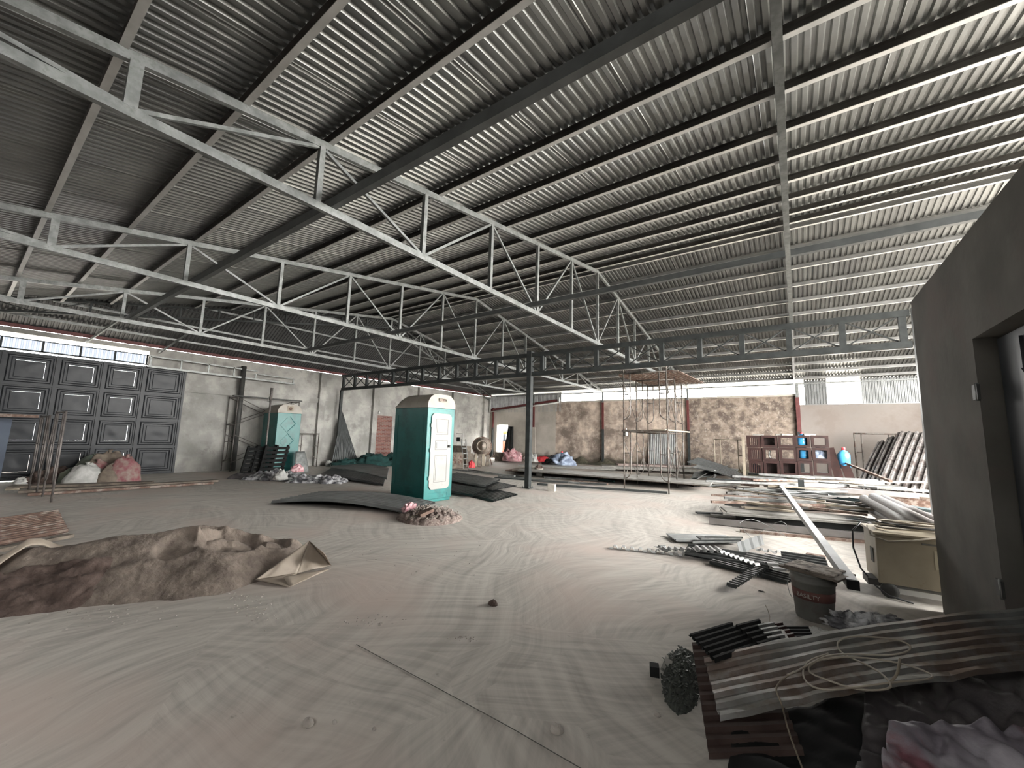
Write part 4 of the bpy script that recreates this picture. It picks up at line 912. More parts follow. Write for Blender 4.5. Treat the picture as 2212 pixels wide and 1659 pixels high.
for i, a_ in enumerate(((970, 1015, 1110, 1030, .10, .05, 'galv', 'grey steel length starting beside the near toilet'), (1010, 1017, 1140, 1035, .06, .06, 'girder', 'dark steel length beside the near toilet, ahead of the grey one'),
        (1075, 1030, 1250, 1046, .05, .05, 'galv', 'grey steel tube passing behind the lone column'), (1068, 1033, 1180, 1041, .04, .04, 'girder', 'short dark steel tube left of the lone column'),
        (1150, 1040, 1310, 1048, .07, .05, 'sheetdk', 'dark steel tube right of the lone column'), (1175, 1033, 1292, 1040, .05, .06, 'alum', 'bright steel tube just right of the small pail'),
        (1225, 1028, 1325, 1042, .07, .06, 'net', 'dark green steel length right of the small pail'), (1235, 1041, 1312, 1048, .09, .06, 'rust', 'rusty steel length ending by a red tag'),
        (1160, 1048, 1442, 1067, .06, .06, 'girder', 'long dark bar ending at the near scaffold tower leg'), (1480, 1048, 1500, 1052, .2, .05, 'girder', 'short dark piece beside the scaffold tower'))):
    plk(a_[0], a_[1], a_[2], a_[3], 0.0 if i % 2 else .03, a_[4], a_[5], M[a_[6]], a_[7], 'steel_length', 'steel', group=g2)
q = G(1164, 1028); t = thing('pail', 'small grey pail filled with dark scraps right of the lone column', 'pail', (q.x, q.y, 0))
MB().lathe([(.12, 0), (.16, .27), (.17, .28), (.15, .28), (.12, .2)], q, 16).build('body', M['conc'], t); lump('scraps', (q.x, q.y, .2), (.26, .26, .2), M['sandd'], None, None, 4, .4, parent=t)
lump('cloth_bundle', G(1212, 1004, .28), (1.0, 1.0, .42), M['bluebag'], 'blue grey cloth bundle lying on the long board stack', 'bundle', 7, .45, fold=2.6)
lump('cloth_bundle', G(1190, 1004, .28), (.7, .5, .22), M['black'], 'black end of cloth spilling left of the blue grey bundle', 'bundle', 9, .4)
def bottle(loc, h, r, lb, rz=0, tilt=0, cap='red'):
    t = thing('water_bottle', lb, 'water bottle', tuple(loc), rz, 'blue water bottles')
    t.rotation_euler = (tilt, 0, rz)
    MB().lathe([(r*.9, 0), (r, .02), (r, h*.3), (r*.95, h*.34), (r, h*.38), (r, h*.68), (r*.6, h*.84), (r*.24, h*.90), (r*.24, h*.97)], (0, 0, 0), 20).build('body', M['bluep'], t, world=False)
    MB().lathe([(r*.3, h*.93), (r*.32, h*.94), (r*.3, h*1.04), (.0, h*1.05)], (0, 0, 0), 14).build('cap', M[cap], t, world=False)
    return t
bottle(V((-10.0, 18.6, .12)), .56, .17, 'blue water bottle with red cap right of the blue grey bundle')
lump('cloth_bundle', (-12.9, 18.2, .05), (1.0, .7, .6), M['pink'], 'pink and white cloth on the boards left of the lone column', 'bundle', 4, .5)
MB().bb(-14.1, -13.3, 18.2, 18.7, 0, .48).build('timber_crate', M['wood'], label='small wooden crate left of the pink and white cloth', cat='crate')
lump('cloth_bundle', (-11.9, 18.6, .05), (.8, .6, .4), M['bag'], 'white cloth on the boards right of the lone column', 'bundle', 14, .5)
lump('cloth_bundle', (-11.3, 18.9, .05), (.9, .5, .3), M['red'], 'dull red cloth lying right of the white cloth', 'bundle', 24, .4)
lump('rubbish_heap', (-10.8, 20.0, 0), (1.5, .6, .45), M['sandd'], 'dark rubbish against the foot of the mouldy wall', 'rubbish', 25, .4, kind='stuff')
def moss(u, v): return V((-10.2+10*u, YF-.02-.35*v, max(0, .42*(1-v)*(.5+.8*noise.noise(V((u*14, 1, 0)))))))
heap('mossy_soil', moss, mat('mossy_soil', (.045, .045, .03), (.11, .10, .07), 8, .95, 0, .8, 20), 'strip of dark mossy soil along the foot of the back wall', 'soil', 80, 6, kind='stuff')
# corrugated panel against the mottled wall
flatsheet((-6.05, YF-.3, .02), (-4.75, YF-.3, .02), (-6.0, YF-.08, 1.92), M['sheetlt'], 'pale corrugated sheet leaning on the back wall behind the scaffold tower', .1, .02, 0, 0, 2)
# dark crumpled sheets behind the tower
for i, (c0, c1, c2, m, lb) in enumerate(((G(1490, 1038, .1), G(1500, 1022, .3), G(1590, 1030, .2), 'sheetgy', 'bent grey sheet at the bottom of the crumpled heap right of the scaffold tower'),
        (G(1484, 1000, .9), G(1510, 990, 1.0), G(1600, 1040, .1), 'sheetdk', 'dark sheet slanting over the crumpled heap right of the scaffold tower'),
        (G(1492, 1012, .6), G(1520, 1002, .6), G(1585, 1036, .1), 'sheetdk', 'smaller dark sheet under the big slanting dark one'),
        (G(1500, 1040, .1), G(1520, 1030, .1), G(1560, 1014, .5), 'sheetlt', 'bright bent sheet rising out of the crumpled heap'))):
    flatsheet(c0, c1, c2, M[m], lb, .12, .025, .02, .06, 6)
# ------------------------------------------------------------------ stacked brown crates
Yk = 16.2
cols = [(1613, 1641), (1645, 1677), (1681, 1716), (1718, 1748), (1753, 1788)]
rows = [(941, 966), (968, 995), (997, 1026)]
rown = ('top', 'middle', 'bottom'); coln = ('first', 'second', 'third', 'fourth', 'fifth')
for ci, (xa, xb) in enumerate(cols):
    for ri, (ya, yb) in enumerate(rows):
        sh = ri*3.0
        pa, pb = GY(xa+sh, yb, Yk-.05*ri), GY(xb+sh+1, ya, Yk-.05*ri)
        x0_, x1_, z0_, z1_ = pa.x, pb.x, max(pa.z, 0.02), pb.z; y_ = Yk-.05*ri; fw = .075
        t = thing('open_crate', 'dark brown open timber crate, %s from the left in the %s row of the stack' % (coln[ci], rown[ri]), 'crate', ((x0_+x1_)/2, y_, z0_), group='stacked brown timber crates')
        for xa_ in (x0_, x1_-fw): MB().bb(xa_, xa_+fw, y_, y_+.45, z0_, z1_).build('upright', M['browner'], t)
        for za_ in (z0_, z1_-fw): MB().bb(x0_+fw, x1_-fw, y_, y_+.45, za_, za_+fw).build('rail', M['browner'], t)
        if ci == 0:
            for k in range(5):
                xx = x0_+fw+(x1_-x0_-2*fw)*(k+.5)/5; MB().bb(xx-.018, xx+.018, y_+.02, y_+.05, z0_+fw, z1_-fw).build('slat', M['browner'], t)
        if (ci, ri) in ((1, 0), (1, 2), (2, 2)): MB().bb(x0_+fw, x1_-fw, y_+.3, y_+.33, z0_+fw, z1_-fw).build('back_board', M['browner'], t)
MB().bb(GY(1608, 1020, Yk).x-.03, GY(1608, 1020, Yk).x+.05, Yk-.1, Yk, 0, GY(1608, 944, Yk).z).build('timber_post', M['woodp'], label='pale timber post standing at the left edge of the stacked brown crates', cat='post')
for i, (x_, y_, lb) in enumerate(((1733, 962, 'blue water bottle standing inside the top row of the brown crates'), (1738, 990, 'blue water bottle inside the middle row of the brown crates, fourth opening'), (1632, 1022, 'blue water bottle lying in the lowest slatted crate'))):
    p_ = GY(x_, y_, Yk+.22); bottle((p_.x, p_.y, p_.z), .40 if i < 2 else .36, .15, lb)
p_ = GY(1771, 990, Yk+.2); lump('grey_sack', (p_.x, p_.y, p_.z), (.5, .35, .32), M['bluebag'], 'grey bag inside the fifth brown crate of the middle row', 'bag', 3, .3)
p_ = GY(1672, 982, Yk+.2); MB().path([V((p_.x+.14*math.cos(a_), p_.y, p_.z+.17*math.sin(a_))) for a_ in [R(130+i*14) for i in range(14)]], .03, 8).build('hose_coil', M['white'], label='white curved hose piece inside the second brown crate of the middle row', cat='hose')
for i, (xa, xb, lb) in enumerate(((1794, 1812, 'dark brown board leaning right of the stacked crates, first'), (1818, 1838, 'dark brown board leaning right of the stacked crates, last'))):
    a_, b_ = GY(xb+8, 1028, Yk-.3), GY(xa-2, 968+i*12, Yk+.2); a_.z = .03
    MB().bar(a_, b_, .22, .05, up=(0, 1, 0)).build('timber_board', M['browner'], label=lb, cat='board')
p_ = GY(1824, 1010, Yk+.2); bottle((p_.x, p_.y, p_.z), .62, .16, 'long blue bottle leaning between the two brown boards', tilt=R(15))
for i, x_ in enumerate((1638, 1688, 1700, 1748)):
    p_ = GY(x_, 941, Yk+.1); MB().box(p_+V((0, 0, .03)), (.32, .12, .05), R(7*i)).build('timber_offcut', M['paleboard'], label='small white offcut on top of the brown crates, %s from the left' % coln[i], cat='timber', group='white offcuts on the brown crates')
a_, b_ = GY(1828, 1001, Yk), GY(1925, 1040, 13.0); MB().bar(a_, b_, .06, .05).build('steel_length', M['rust'], label='thin rusty bar slanting down right from the brown crates', cat='steel')
# leaning fibre cement sheets
for i, (dx, dy, lb) in enumerate(((0, 0, 'ribbed fibre cement sheets leaning at the far right, lowest of the stack'), (22, .08, 'ribbed fibre cement sheets leaning at the far right, middle of the stack'), (44, .16, 'ribbed fibre cement sheet leaning at the far right, topmost one'))):
    P1 = GY(1838+dx, 1016, 16.2-dy*2); P1.z = .02; T1 = GY(1896+dx, 955-dx*.22, 19.2-dy*2); P2 = P1+V((1.8-.25*i, -.6, 0))
    flatsheet(P1, P2, T1, M['asb'], lb, .19, .055, .02+dy, .04, 6, group='leaning fibre cement sheets')
# ------------------------------------------------------------------ heap of steel and boards on the right
g3 = 'steel and boards in the long heap on the right'
L3 = [
 (1486, 1040, 1640, 1052, .05, .18, .08, 'rust', 'bar', 'rusty beam at the left end of the right heap, on the floor'),
 (1527, 1038, 1630, 1045, .22, .12, .08, 'girder', 'bar', 'grey beam at the left end of the right heap, second layer'),
 (1582, 1031, 1700, 1037, .35, .12, .06, 'alum', 'bar', 'bright beam end before the slatted brown crates'),
 (1600, 1036, 1745, 1046, .30, .12, .06, 'browner', 'bar', 'dark red brown length before the slatted brown crates'),
 (1616, 1026, 1760, 1038, .42, .08, .08, 'galv', 'tube', 'grey round tube running under the brown crates'),
 (1640, 1027, 1898, 1041, .46, .10, .06, 'alum', 'chan', 'long pale channel just below the brown crates'),
 (1700, 1042, 2004, 1044, .46, .10, .05, 'woodp', 'bar', 'long buff batten reaching behind the near wall'),
 (1640, 1040, 1740, 1052, .36, .3, .07, 'wood', 'bar', 'wide brown board left of the dark square post end'),
 (1735, 1049, 1840, 1053, .44, .10, .06, 'alum', 'bar', 'white length right of the dark square post end'),
 (1731, 1058, 2010, 1079, .34, .22, .10, 'pipe', 'bar', 'broad grey beam reaching behind the near wall'),
 (1835, 1052, 2010, 1064, .46, .14, .05, 'paleboard', 'bar', 'white board above the broad grey beam'),
 (1650, 1052, 1880, 1076, .28, .16, .06, 'wood', 'bar', 'brown grey board under the broad grey beam'),
 (1735, 1062, 1868, 1078, .32, .08, .05, 'alum', 'chan', 'bright channel ending at the round pipes'),
 (1900, 1072, 2012, 1084, .30, .16, .08, 'rust', 'bar', 'rusty beam behind the round pipes by the near wall'),
 (1660, 1046, 1960, 1056, .30, .5, .05, 'paleboard', 'bar', 'wide whitish sheet in the upper part of the right heap'),
 (1620, 1046, 1760, 1060, .16, .5, .12, 'rust', 'bar', 'rusty bundle deep in the right heap'),
 (1720, 1066, 2012, 1098, .10, .9, .16, 'rust', 'bar', 'dark rusty bundle under the pale blue sheets'),
 (1672, 1062, 1862, 1096, .26, .28, .05, 'bluest', 'chan', 'pale blue grey sheet channel ending at the round pipes'),
 (1680, 1056, 1862, 1088, .31, .26, .05, 'bluest', 'chan', 'second pale blue grey sheet channel, lying above the first'),
 (1880, 1086, 2012, 1108, .26, .22, .05, 'bluest', 'bar', 'pale blue grey length right of the round pipe ends'),
 (1645, 1064, 1720, 1074, .20, .16, .05, 'black', 'bar', 'black length left of the pale blue grey sheets'),
 (1591, 1057, 1618, 1077, .14, .12, .05, 'alum', 'bar', 'short bright bar slanting at the left of the right heap'),
 (1610, 1067, 1648, 1060, .16, .05, .03, 'browner', 'bar', 'thin brown bar before the left part of the heap'),
 (1618, 1078, 1880, 1102, .14, .16, .05, 'alum', 'chan', 'long bright channel below the pale blue sheets'),
 (1640, 1084, 1900, 1108, .16, .12, .04, 'paleboard', 'bar', 'long whitish batten below the bright channel'),
 (1605, 1089, 1800, 1102, .12, .12, .05, 'purlin', 'chan', 'dark grey channel crossing under the leaning white tube'),
 (1565, 1092, 1672, 1102, .14, .12, .06, 'alum', 'chan', 'pale channel with open end at the left of the flat sheets'),
 (1720, 1096, 1960, 1118, .18, .16, .04, 'alum', 'bar', 'pale flat bar right of the leaning white tube'),
 (1690, 1100, 1850, 1110, .18, .10, .04, 'wood', 'bar', 'brown batten right of the leaning white tube'),
 (1562, 1112, 1935, 1140, .16, .06, .03, 'paleboard', 'bar', 'white edge frame along the front of the flat sheets'),
 (1570, 1108, 1900, 1132, .17, .55, .03, 'paleboard', 'bar', 'broad flat pale sheet on the front of the right heap'),
 (1590, 1122, 1960, 1158, .02, .8, .12, 'black', 'bar', 'stack painted black for the shadow gap under the flat pale sheet'),  # dark gap under the sheet painted as a black slab
 (1506, 1110, 1580, 1113, .02, .10, .03, 'girder', 'bar', 'thin dark strip pointing left out of the flat sheets'),
 (1537, 1116, 1600, 1121, .02, .16, .03, 'paleboard', 'bar', 'pale strip end below the thin dark strip'),
 (1532, 1131, 1890, 1168, .02, .10, .09, 'pipe', 'chan', 'long grey beam lying in front of the right heap'),
 (1600, 1150, 1880, 1175, .0, .06, .04, 'rust', 'bar', 'thin rusty bar on the floor in front of the long grey beam'),
 (1880, 1146, 2012, 1160, .10, .2, .10, 'browner', 'bar', 'red brown beam behind the welding machine'),
 (1830, 1130, 2012, 1150, .14, .3, .06, 'alum', 'bar', 'bright board under the round pipes'),
 (1531, 1051, 1628, 1046, .03, .06, .04, 'galv', 'bar', 'thin grey bar slanting up at the left end of the heap'),
 (1520, 1044, 1600, 1048, .12, .12, .03, 'paleboard', 'bar', 'short white strip at the left end of the heap'),
]
for i, a_ in enumerate(L3):
    plk(a_[0], a_[1], a_[2], a_[3], a_[4], a_[5], a_[6], M[a_[7]], a_[9], 'steel_length' if a_[7] in ('galv', 'alum', 'girder', 'bluest', 'rust', 'pipe', 'purlin') else 'timber_board', 'steel' if a_[7] in ('galv', 'alum', 'girder', 'bluest', 'rust', 'pipe', 'purlin') else 'board', group=g3, kind=a_[8])
MB().bar(G(1531, 1047, .05), G(1545, 1026, .4), .07, .05).build('steel_length', M['alum'], label='short bright bar propped upright at the left end of the heap', cat='steel')
MB().box(G(1731, 1052, .45)+V((0, 0, .05)), (.12, .12, .24)).build('steel_post', M['girder'], label='dark square post end sticking up in the right heap', cat='post')
MB().path([G(1551, 1092, .02), G(1562, 1110, .17), G(1568, 1108, .17)], .01, 6).build('steel_rod', M['alum'], label='thin bright rod at the left corner of the flat pale sheet', cat='rod')
t = thing('ladder', 'short rung ladder lying flat on the floor left of the right heap', 'ladder', tuple(G(1587, 1086)))
a0, a1, b0, b1 = G(1582, 1087, .03), G(1583, 1051, .03), G(1593, 1087, .03), G(1592, 1051, .03)
MB().bar(a0, a1, .04, .05).build('rail', M['scaf'], t); MB().bar(b0, b1, .04, .05).build('rail', M['alum'], t)
for k in range(9): MB().bar(a0.lerp(a1, (k+.5)/9), b0.lerp(b1, (k+.5)/9), .03, .03).build('rung', M['scaf'], t)
for i, (xa, ya, xb, yb, z, lb) in enumerate(((1868, 1078, 2020, 1160, .42, 'grey plastic pipe with the nearest open end, front of the four'), (1888, 1075, 2020, 1142, .50, 'grey plastic pipe second in the bundle behind the near wall'), (1910, 1078, 2020, 1128, .42, 'grey plastic pipe farthest back in the bundle of four'), (1866, 1092, 2020, 1182, .26, 'grey plastic pipe lowest in the bundle of four'))):
    a_, b_ = G(xa, ya, z), G(xb, yb, z-.02); b_ = a_+(b_-a_)*1.25
    d_ = b_-a_; Mx = d_.to_track_quat('Z', 'Y').to_matrix(); L_ = d_.length
    MB().lathe([(.075, .3), (.075, 0), (.085, 0), (.085, L_), (.07, L_)], a_, 20, Mx).build('plastic_pipe', M['pipe'], label=lb, cat='pipe', group='grey plastic pipes')
# ------------------------------------------------------------------ leaning tube, bucket, block, welding machine
BK = V((.045, 4.52, 0))
t = thing('bucket', 'dirty grey paint bucket with a red brown band and lettering, board on top', 'bucket', tuple(BK))
MB().lathe([(.128, 0), (.135, .01), (.158, .30), (.168, .305), (.168, .33), (.158, .335), (.160, .365), (.166, .37), (.166, .385), (.15, .385), (.13, .05)], BK, 32).build('body', M['buck'], t)
MB().lathe([(.1496, .17), (.1555, .245), (.1560, .245), (.150, .17)], BK, 32).build('label_band', mat('band_red_brown', (.10, .035, .03), (.14, .06, .05), 9, .7), t)
tc = bpy.data.curves.new('lettering', 'FONT'); tc.body = 'BASILTY'; tc.size = .048; tc.extrude = .0008; tc.align_x = 'CENTER'
to = bpy.data.objects.new('lettering', tc); COL.objects.link(to); bpy.context.view_layer.update()
dg = bpy.context.evaluated_depsgraph_get(); me = bpy.data.meshes.new_from_object(to.evaluated_get(dg)); bpy.data.objects.remove(to)
vd = math.atan2(EYE.y-BK.y, EYE.x-BK.x)-.28
for v in me.vertices:
    x, y, z = v.co; a_ = vd+x/.155; r_ = .1565+z
    v.co = (r_*math.cos(a_), r_*math.sin(a_), .19+y-(0))
lo = bpy.data.objects.new('lettering', me); COL.objects.link(lo); lo.parent = t; me.materials.append(mat('lettering_pale', (.42, .40, .36), rough=.7))
MB().path([BK+V((-.168, -.02, .31)), BK+V((-.185, -.03, .25)), BK+V((-.17, -.06, .18)), BK+V((-.15, -.09, .15))], .003, 5).build('handle', M['galv'], t)
Rb = Matrix.Rotation(R(-24), 3, 'Z')
MB().box(BK+V((.03, -.01, .397)), (.44, .34, .018), R(-24)).build('plywood_lid', M['wood'], label='square plywood board lying on the paint bucket', cat='board', bevel=.004)
MB().box(BK+V((.02, .0, .412)), (.36, .28, .012), R(-20)).build('cardboard_sheet', mat('muddy_card', (.16, .13, .11), (.34, .30, .26), 18, .9, 0, .5, 40, c3=(.07, .055, .045), s3=12), label='muddy card sheet on top of the plywood over the bucket', cat='card')
a_, b_ = G(1688, 1052, .45), G(1842, 1262, .37); MB().bar(a_, b_, .075, .07).build('leaning_tube', mat('white_tube', (.34, .35, .36), (.42, .43, .44), 6, .45), label='long white square tube leaning from the right heap to the bucket board', cat='tube')
d_ = (b_-a_).normalized(); MB().bar(b_, b_+d_*.03, .078, .073).build('tube_cap', M['black'], label='black cap in the lower end of the leaning white tube', cat='cap')
bk_ = G(1763, 1212); MB().box(bk_+V((0, 0, .05)), (.20, .09, .06), R(-10)).build('brick', M['rust'], label='single dusty brick on the floor behind the bucket', cat='brick', bevel=.005)
t = thing('welding_machine', 'cream welding machine on wheels beside the end of the near wall', 'welding machine', (.95, 5.75, 0))
WM = Matrix.Rotation(R(6), 3, 'Z'); wc = V((.985, 5.80, 0))
def wbox(x0_, x1_, y0_, y1_, z0_, z1_): c_ = V(((x0_+x1_)/2, (y0_+y1_)/2, (z0_+z1_)/2)); return MB().box(wc+WM@c_, (x1_-x0_, y1_-y0_, z1_-z0_), 0, WM)
wbox(-.42, .42, -.22, .22, .13, .60).build('casing', M['weld'], t, bevel=.012)
wbox(-.44, .44, -.245, .245, .60, .625).build('top_lid', M['weld'], t, bevel=.006)
wbox(-.32, .42, -.20, .20, .05, .10).build('skid', M['white'], t)
wbox(.0, .28, -.224, -.221, .33, .50).build('rating_plate', mat('faded_plate', (.34, .30, .22), (.42, .38, .28), 6, .6), t)
wbox(-.08, .34, -.226, -.221, .545, .56).build('vent_shadow', M['line'], t)
wbox(-.427, -.421, -.12, -.02, .30, .44).build('side_handle', M['line'], t)
for sx in (-.34,):
    for sy in (-.2, .2):
        MB().lathe([(.03, -.02), (.07, -.02), (.07, .02), (.03, .02)], wc+WM@V((sx, sy, .07)), 16, Matrix.Rotation(R(90), 3, 'X')).build('wheel', M['dark'], t)
wbox(-.50, -.42, -.2, .0, .10, .16).build('terminal', M['dark'], t)
random.seed(3)
for j, (m, n_, lb) in enumerate((('cable', 4, 'grey brown welding cable coiled on top of the welding machine'), ('cableb', 2, 'black cable coiled among the grey one on the welding machine'))):
    pts = []
    for i in range(n_*18+1):
        a_ = i*2*PI/18; k = 1+.12*math.sin(i*.37+j); pts.append(wc+WM@V((-.12+.26*k*math.cos(a_)+.02*math.sin(i*.9), .14*k*math.sin(a_), .636+.0035*i/3+.008*math.sin(i*.5+j)+j*.02)))
    if j == 0: pts += [wc+WM@V((.05, -.255, .64)), wc+WM@V((-.15, -.27, .585)), wc+WM@V((-.33, -.265, .55)), wc+WM@V((-.45, -.20, .58)), wc+WM@V((-.44, -.05, .65))]
    else: pts += [wc+WM@V((.2, .0, .66)), wc+WM@V((.45, -.05, .60)), wc+WM@V((.7, -.05, .5))]
    MB().path(pts, .0085, 6).build('welding_cable', M[m], label=lb, cat='cable')
MB().path([wc+WM@V((-.46, .1, .66)), wc+WM@V((-.54, .08, .56)), wc+WM@V((-.56, .0, .40)), wc+WM@V((-.53, -.1, .22)), wc+WM@V((-.44, -.2, .09)), wc+WM@V((-.36, -.24, .03)), wc+WM@V((-.2, -.3, .012))], .008, 6).build('hanging_cable', M['cableb'], label='black cable hanging in an arc off the left end of the welding machine', cat='cable')
# ------------------------------------------------------------------ scrap strips
g4 = 'scrap corrugated strips on the floor before the bucket'
def strip(xa, ya, xb, yb, wdt, z, m, lb, pitch=.1, amp=.03, along=False, z2=None, up=0):
    """strip between two pixel points; ribs across its width unless along"""
    a_, b_ = G(xa, ya, z), G(xb, yb, z if z2 is None else z2); d_ = (b_-a_).normalized(); n_ = V((-d_.y, d_.x, 0)).normalized()
    if n_.y < 0: n_ = -n_
    w_ = n_*wdt+V((0, 0, up))
    mb = MB().corr(a_, b_-a_, w_, pitch, amp, 1) if not along else MB().corr(a_, w_, b_-a_, pitch, amp, 4)
    return mb.build('corrugated_offcut', M[m], label=lb, cat='offcut', group=g4, thick=.002)
strip(1316, 1185, 1486, 1203, .10, .01, 'sheetlt', 'long thin bright wavy strip pointing left out of the scrap', .105, .035)
strip(1430, 1190, 1512, 1192, .12, .06, 'sheetlt', 'short bright wavy strip lying above the long thin one', .08, .03)
strip(1412, 1180, 1430, 1188, .08, .04, 'galv', 'small bent grey channel piece at the upper left of the scrap', .2, .04)
strip(1462, 1170, 1600, 1174, .42, .03, 'sheetgy', 'grey ribbed piece at the back of the scrap', .07, .02, True)
strip(1515, 1168, 1598, 1172, .20, .09, 'sheetdk', 'narrow dark ribbed piece on top at the back of the scrap', .05, .02, True)
strip(1478, 1200, 1640, 1228, .34, .03, 'sheetdk', 'dark ribbed sheet in the middle of the scrap', .08, .025, True, up=.06)
strip(1505, 1192, 1565, 1196, .22, .12, 'sheetlt', 'bright crumpled piece on top in the middle of the scrap', .09, .03)
strip(1548, 1192, 1632, 1223, .07, .13, 'sheetlt', 'wavy white edged strip slanting down right across the scrap', .07, .025)
strip(1598, 1196, 1650, 1176, .03, .08, 'tie', 'grey gutter piece rising to the right over the scrap', .3, .02, up=.13)
strip(1530, 1218, 1642, 1246, .30, .02, 'sheetdk', 'dark ribbed sheet between the crosswise strip and the wavy strip', .08, .03, True)
strip(1640, 1210, 1745, 1232, .30, .05, 'sheetgy', 'ribbed sheet passing behind the bucket handle side', .08, .03, True)
for k_ in range(4): MB().bar(G(1496+k_*9, 1172-k_*4, .12), G(1598+k_*2, 1170-k_*3, .13), .02, .02).build('steel_strip', M['girder' if k_ % 2 else 'galv'], label='thin steel strip at the back of the scrap, %s from the near side' % ordw(k_), cat='strip', group='thin steel strips at the back of the scrap')
strip(1604, 1212, 1700, 1232, .30, .08, 'sheetgy', 'ribbed piece right of the gutter piece', .075, .025, True, up=.03)
strip(1690, 1216, 1792, 1232, .30, .08, 'sheetdk', 'dark ribbed piece nearest the bucket board', .075, .025, True, up=.05)
strip(1634, 1190, 1706, 1200, .12, .08, 'sheetlt', 'pale piece at the upper right of the scrap', .09, .02)
strip(1590, 1232, 1700, 1262, .34, .01, 'sheetdk', 'dark ribbed sheet lowest in the scrap, beside the bucket', .08, .025, True)
strip(1590, 1272, 1668, 1222, .10, .05, 'tie', 'light grey rib strip lying crosswise over the lowest sheet', .07, .025)
strip(1648, 1212, 1672, 1232, .12, .12, 'alum', 'bright short piece lying over the crosswise strip', .2, .02)
lump('stone', G(1645, 1278), (.06, .02, .01), M['dark'], 'tiny dark flake on the floor below the crosswise strip', 'flake', 2, .3, n=6)
MB().path([G(1628, 1168, .03), G(1604, 1142, .16), G(1598, 1130, .22), G(1606, 1124, .24), G(1622, 1121, .25), G(1645, 1128, .2), G(1672, 1143, .1), G(1700, 1160, .02)], .004, 6).build('wire_loop', M['galv'], label='pale wire arching up behind the scrap strips, left loop', cat='wire')
MB().path([G(1640, 1152, .03), G(1652, 1142, .08), G(1660, 1140, .1), G(1672, 1130, .18), G(1688, 1126, .22), G(1698, 1132, .18), G(1703, 1150, .05)], .004, 6).build('wire_loop', M['galv'], label='pale wire arching up behind the scrap strips, right loop', cat='wire')
# ------------------------------------------------------------------ foreground sheets
SA_, SB_, SC_, SD_ = V((-.53, 2.80, .20)), V((-.36, 2.24, .20)), V((1.02, 3.27, .46)), V((1.075, 3.80, .58))
def big(u, v):   # u across (A->B), v along
    q = SA_.lerp(SB_, u).lerp(SD_.lerp(SC_, u), v)
    return q
mb = MB(); NU = 7; prof = ((0, 0), (.40, 0), (.54, 1), (.86, 1)); us = [((i+a_)/NU, h) for i in range(NU) for a_, h in prof]+[(1, 0)]
rows = []; NVV = 26
for j in range(NVV+1):
    v = j/NVV
    for u, h in us:
        q = big(u, v); q.z += .020*h+.035*math.sin(PI*v)*(1-.2*u)+.010*noise.noise(V((u*3, v*7, 0)))+.012*noise.noise(V((u*9, v*16, 4)))*(u > .9)
        q += V((.012*noise.noise(V((u*11, 1, v*2))) if v < .02 else 0, 0, 0)); rows.append(q)
k = len(us); mb.add(rows, [(j*k+i, j*k+i+1, (j+1)*k+i+1, (j+1)*k+i) for j in range(NVV) for i in range(k-1)])
mb.build('corrugated_sheet', mat('worn_big_sheet', (.24, .235, .225), (.46, .465, .46), 3.2, .34, .7, .15, 10, c3=(.22, .17, .145), s3=2.4, t3=(.45, .60)), label='large worn corrugated sheet in front, wire coil lying on it', cat='sheet', thick=.002)
c0, c1 = G(1494, 1388, .15), G(1532, 1640, .03)
flatsheet(c0, c1, c0+V((.36, .25, .03)), mat('brown_under_sheet', (.055, .035, .03), (.10, .07, .06), 5, .5, .4), 'dark brown corrugated sheet sticking out under the large worn sheet', .075, .02, 0, 0, 3)
g5 = 'short dark corrugated offcuts behind the large worn sheet'
def off5(p0, p1, p2, z, m, lb, pitch=.055, amp=.022):
    flatsheet(G(*p0, z), G(*p1, z), G(*p2, z+.01), M[m], lb, pitch, amp, 0, 0, 1, 'corrugated_offcut', g5)
off5((1487, 1372), (1545, 1432), (1575, 1346), .24, 'black', 'leftmost dark offcut with thin bright rib edges behind the worn sheet')
off5((1585, 1352), (1640, 1400), (1634, 1340), .27, 'black', 'middle dark offcut behind the worn sheet')
off5((1634, 1352), (1668, 1398), (1668, 1346), .28, 'alum', 'small bright offcut behind the worn sheet')
off5((1662, 1350), (1700, 1392), (1686, 1346), .26, 'browner', 'small brown offcut behind the worn sheet')
off5((1686, 1356), (1696, 1384), (1745, 1356), .22, 'black', 'rightmost dark offcut behind the worn sheet')
MB().bar(G(1690, 1362, .30), G(1702, 1384, .29), .018, .012).build('plastic_strip', M['white'], label='short white strip lying on the brown offcut', cat='strip')
MB().bar(G(1680, 1393, .29), G(1722, 1388, .29), .03, .02).build('plastic_strip', M['alum'], label='short pale channel lying along the worn sheet edge', cat='strip')
MB().path([GY(1653, 1306, 3.75), GY(1659, 1318, 3.75), GY(1663, 1332, 3.72), GY(1662, 1352, 3.65), GY(1658, 1370, 3.55), GY(1668, 1386, 3.5), GY(1676, 1392, 3.45)], .003, 5).build('wire', M['cable'], label='thin wire standing up out of the dark offcuts', cat='wire')
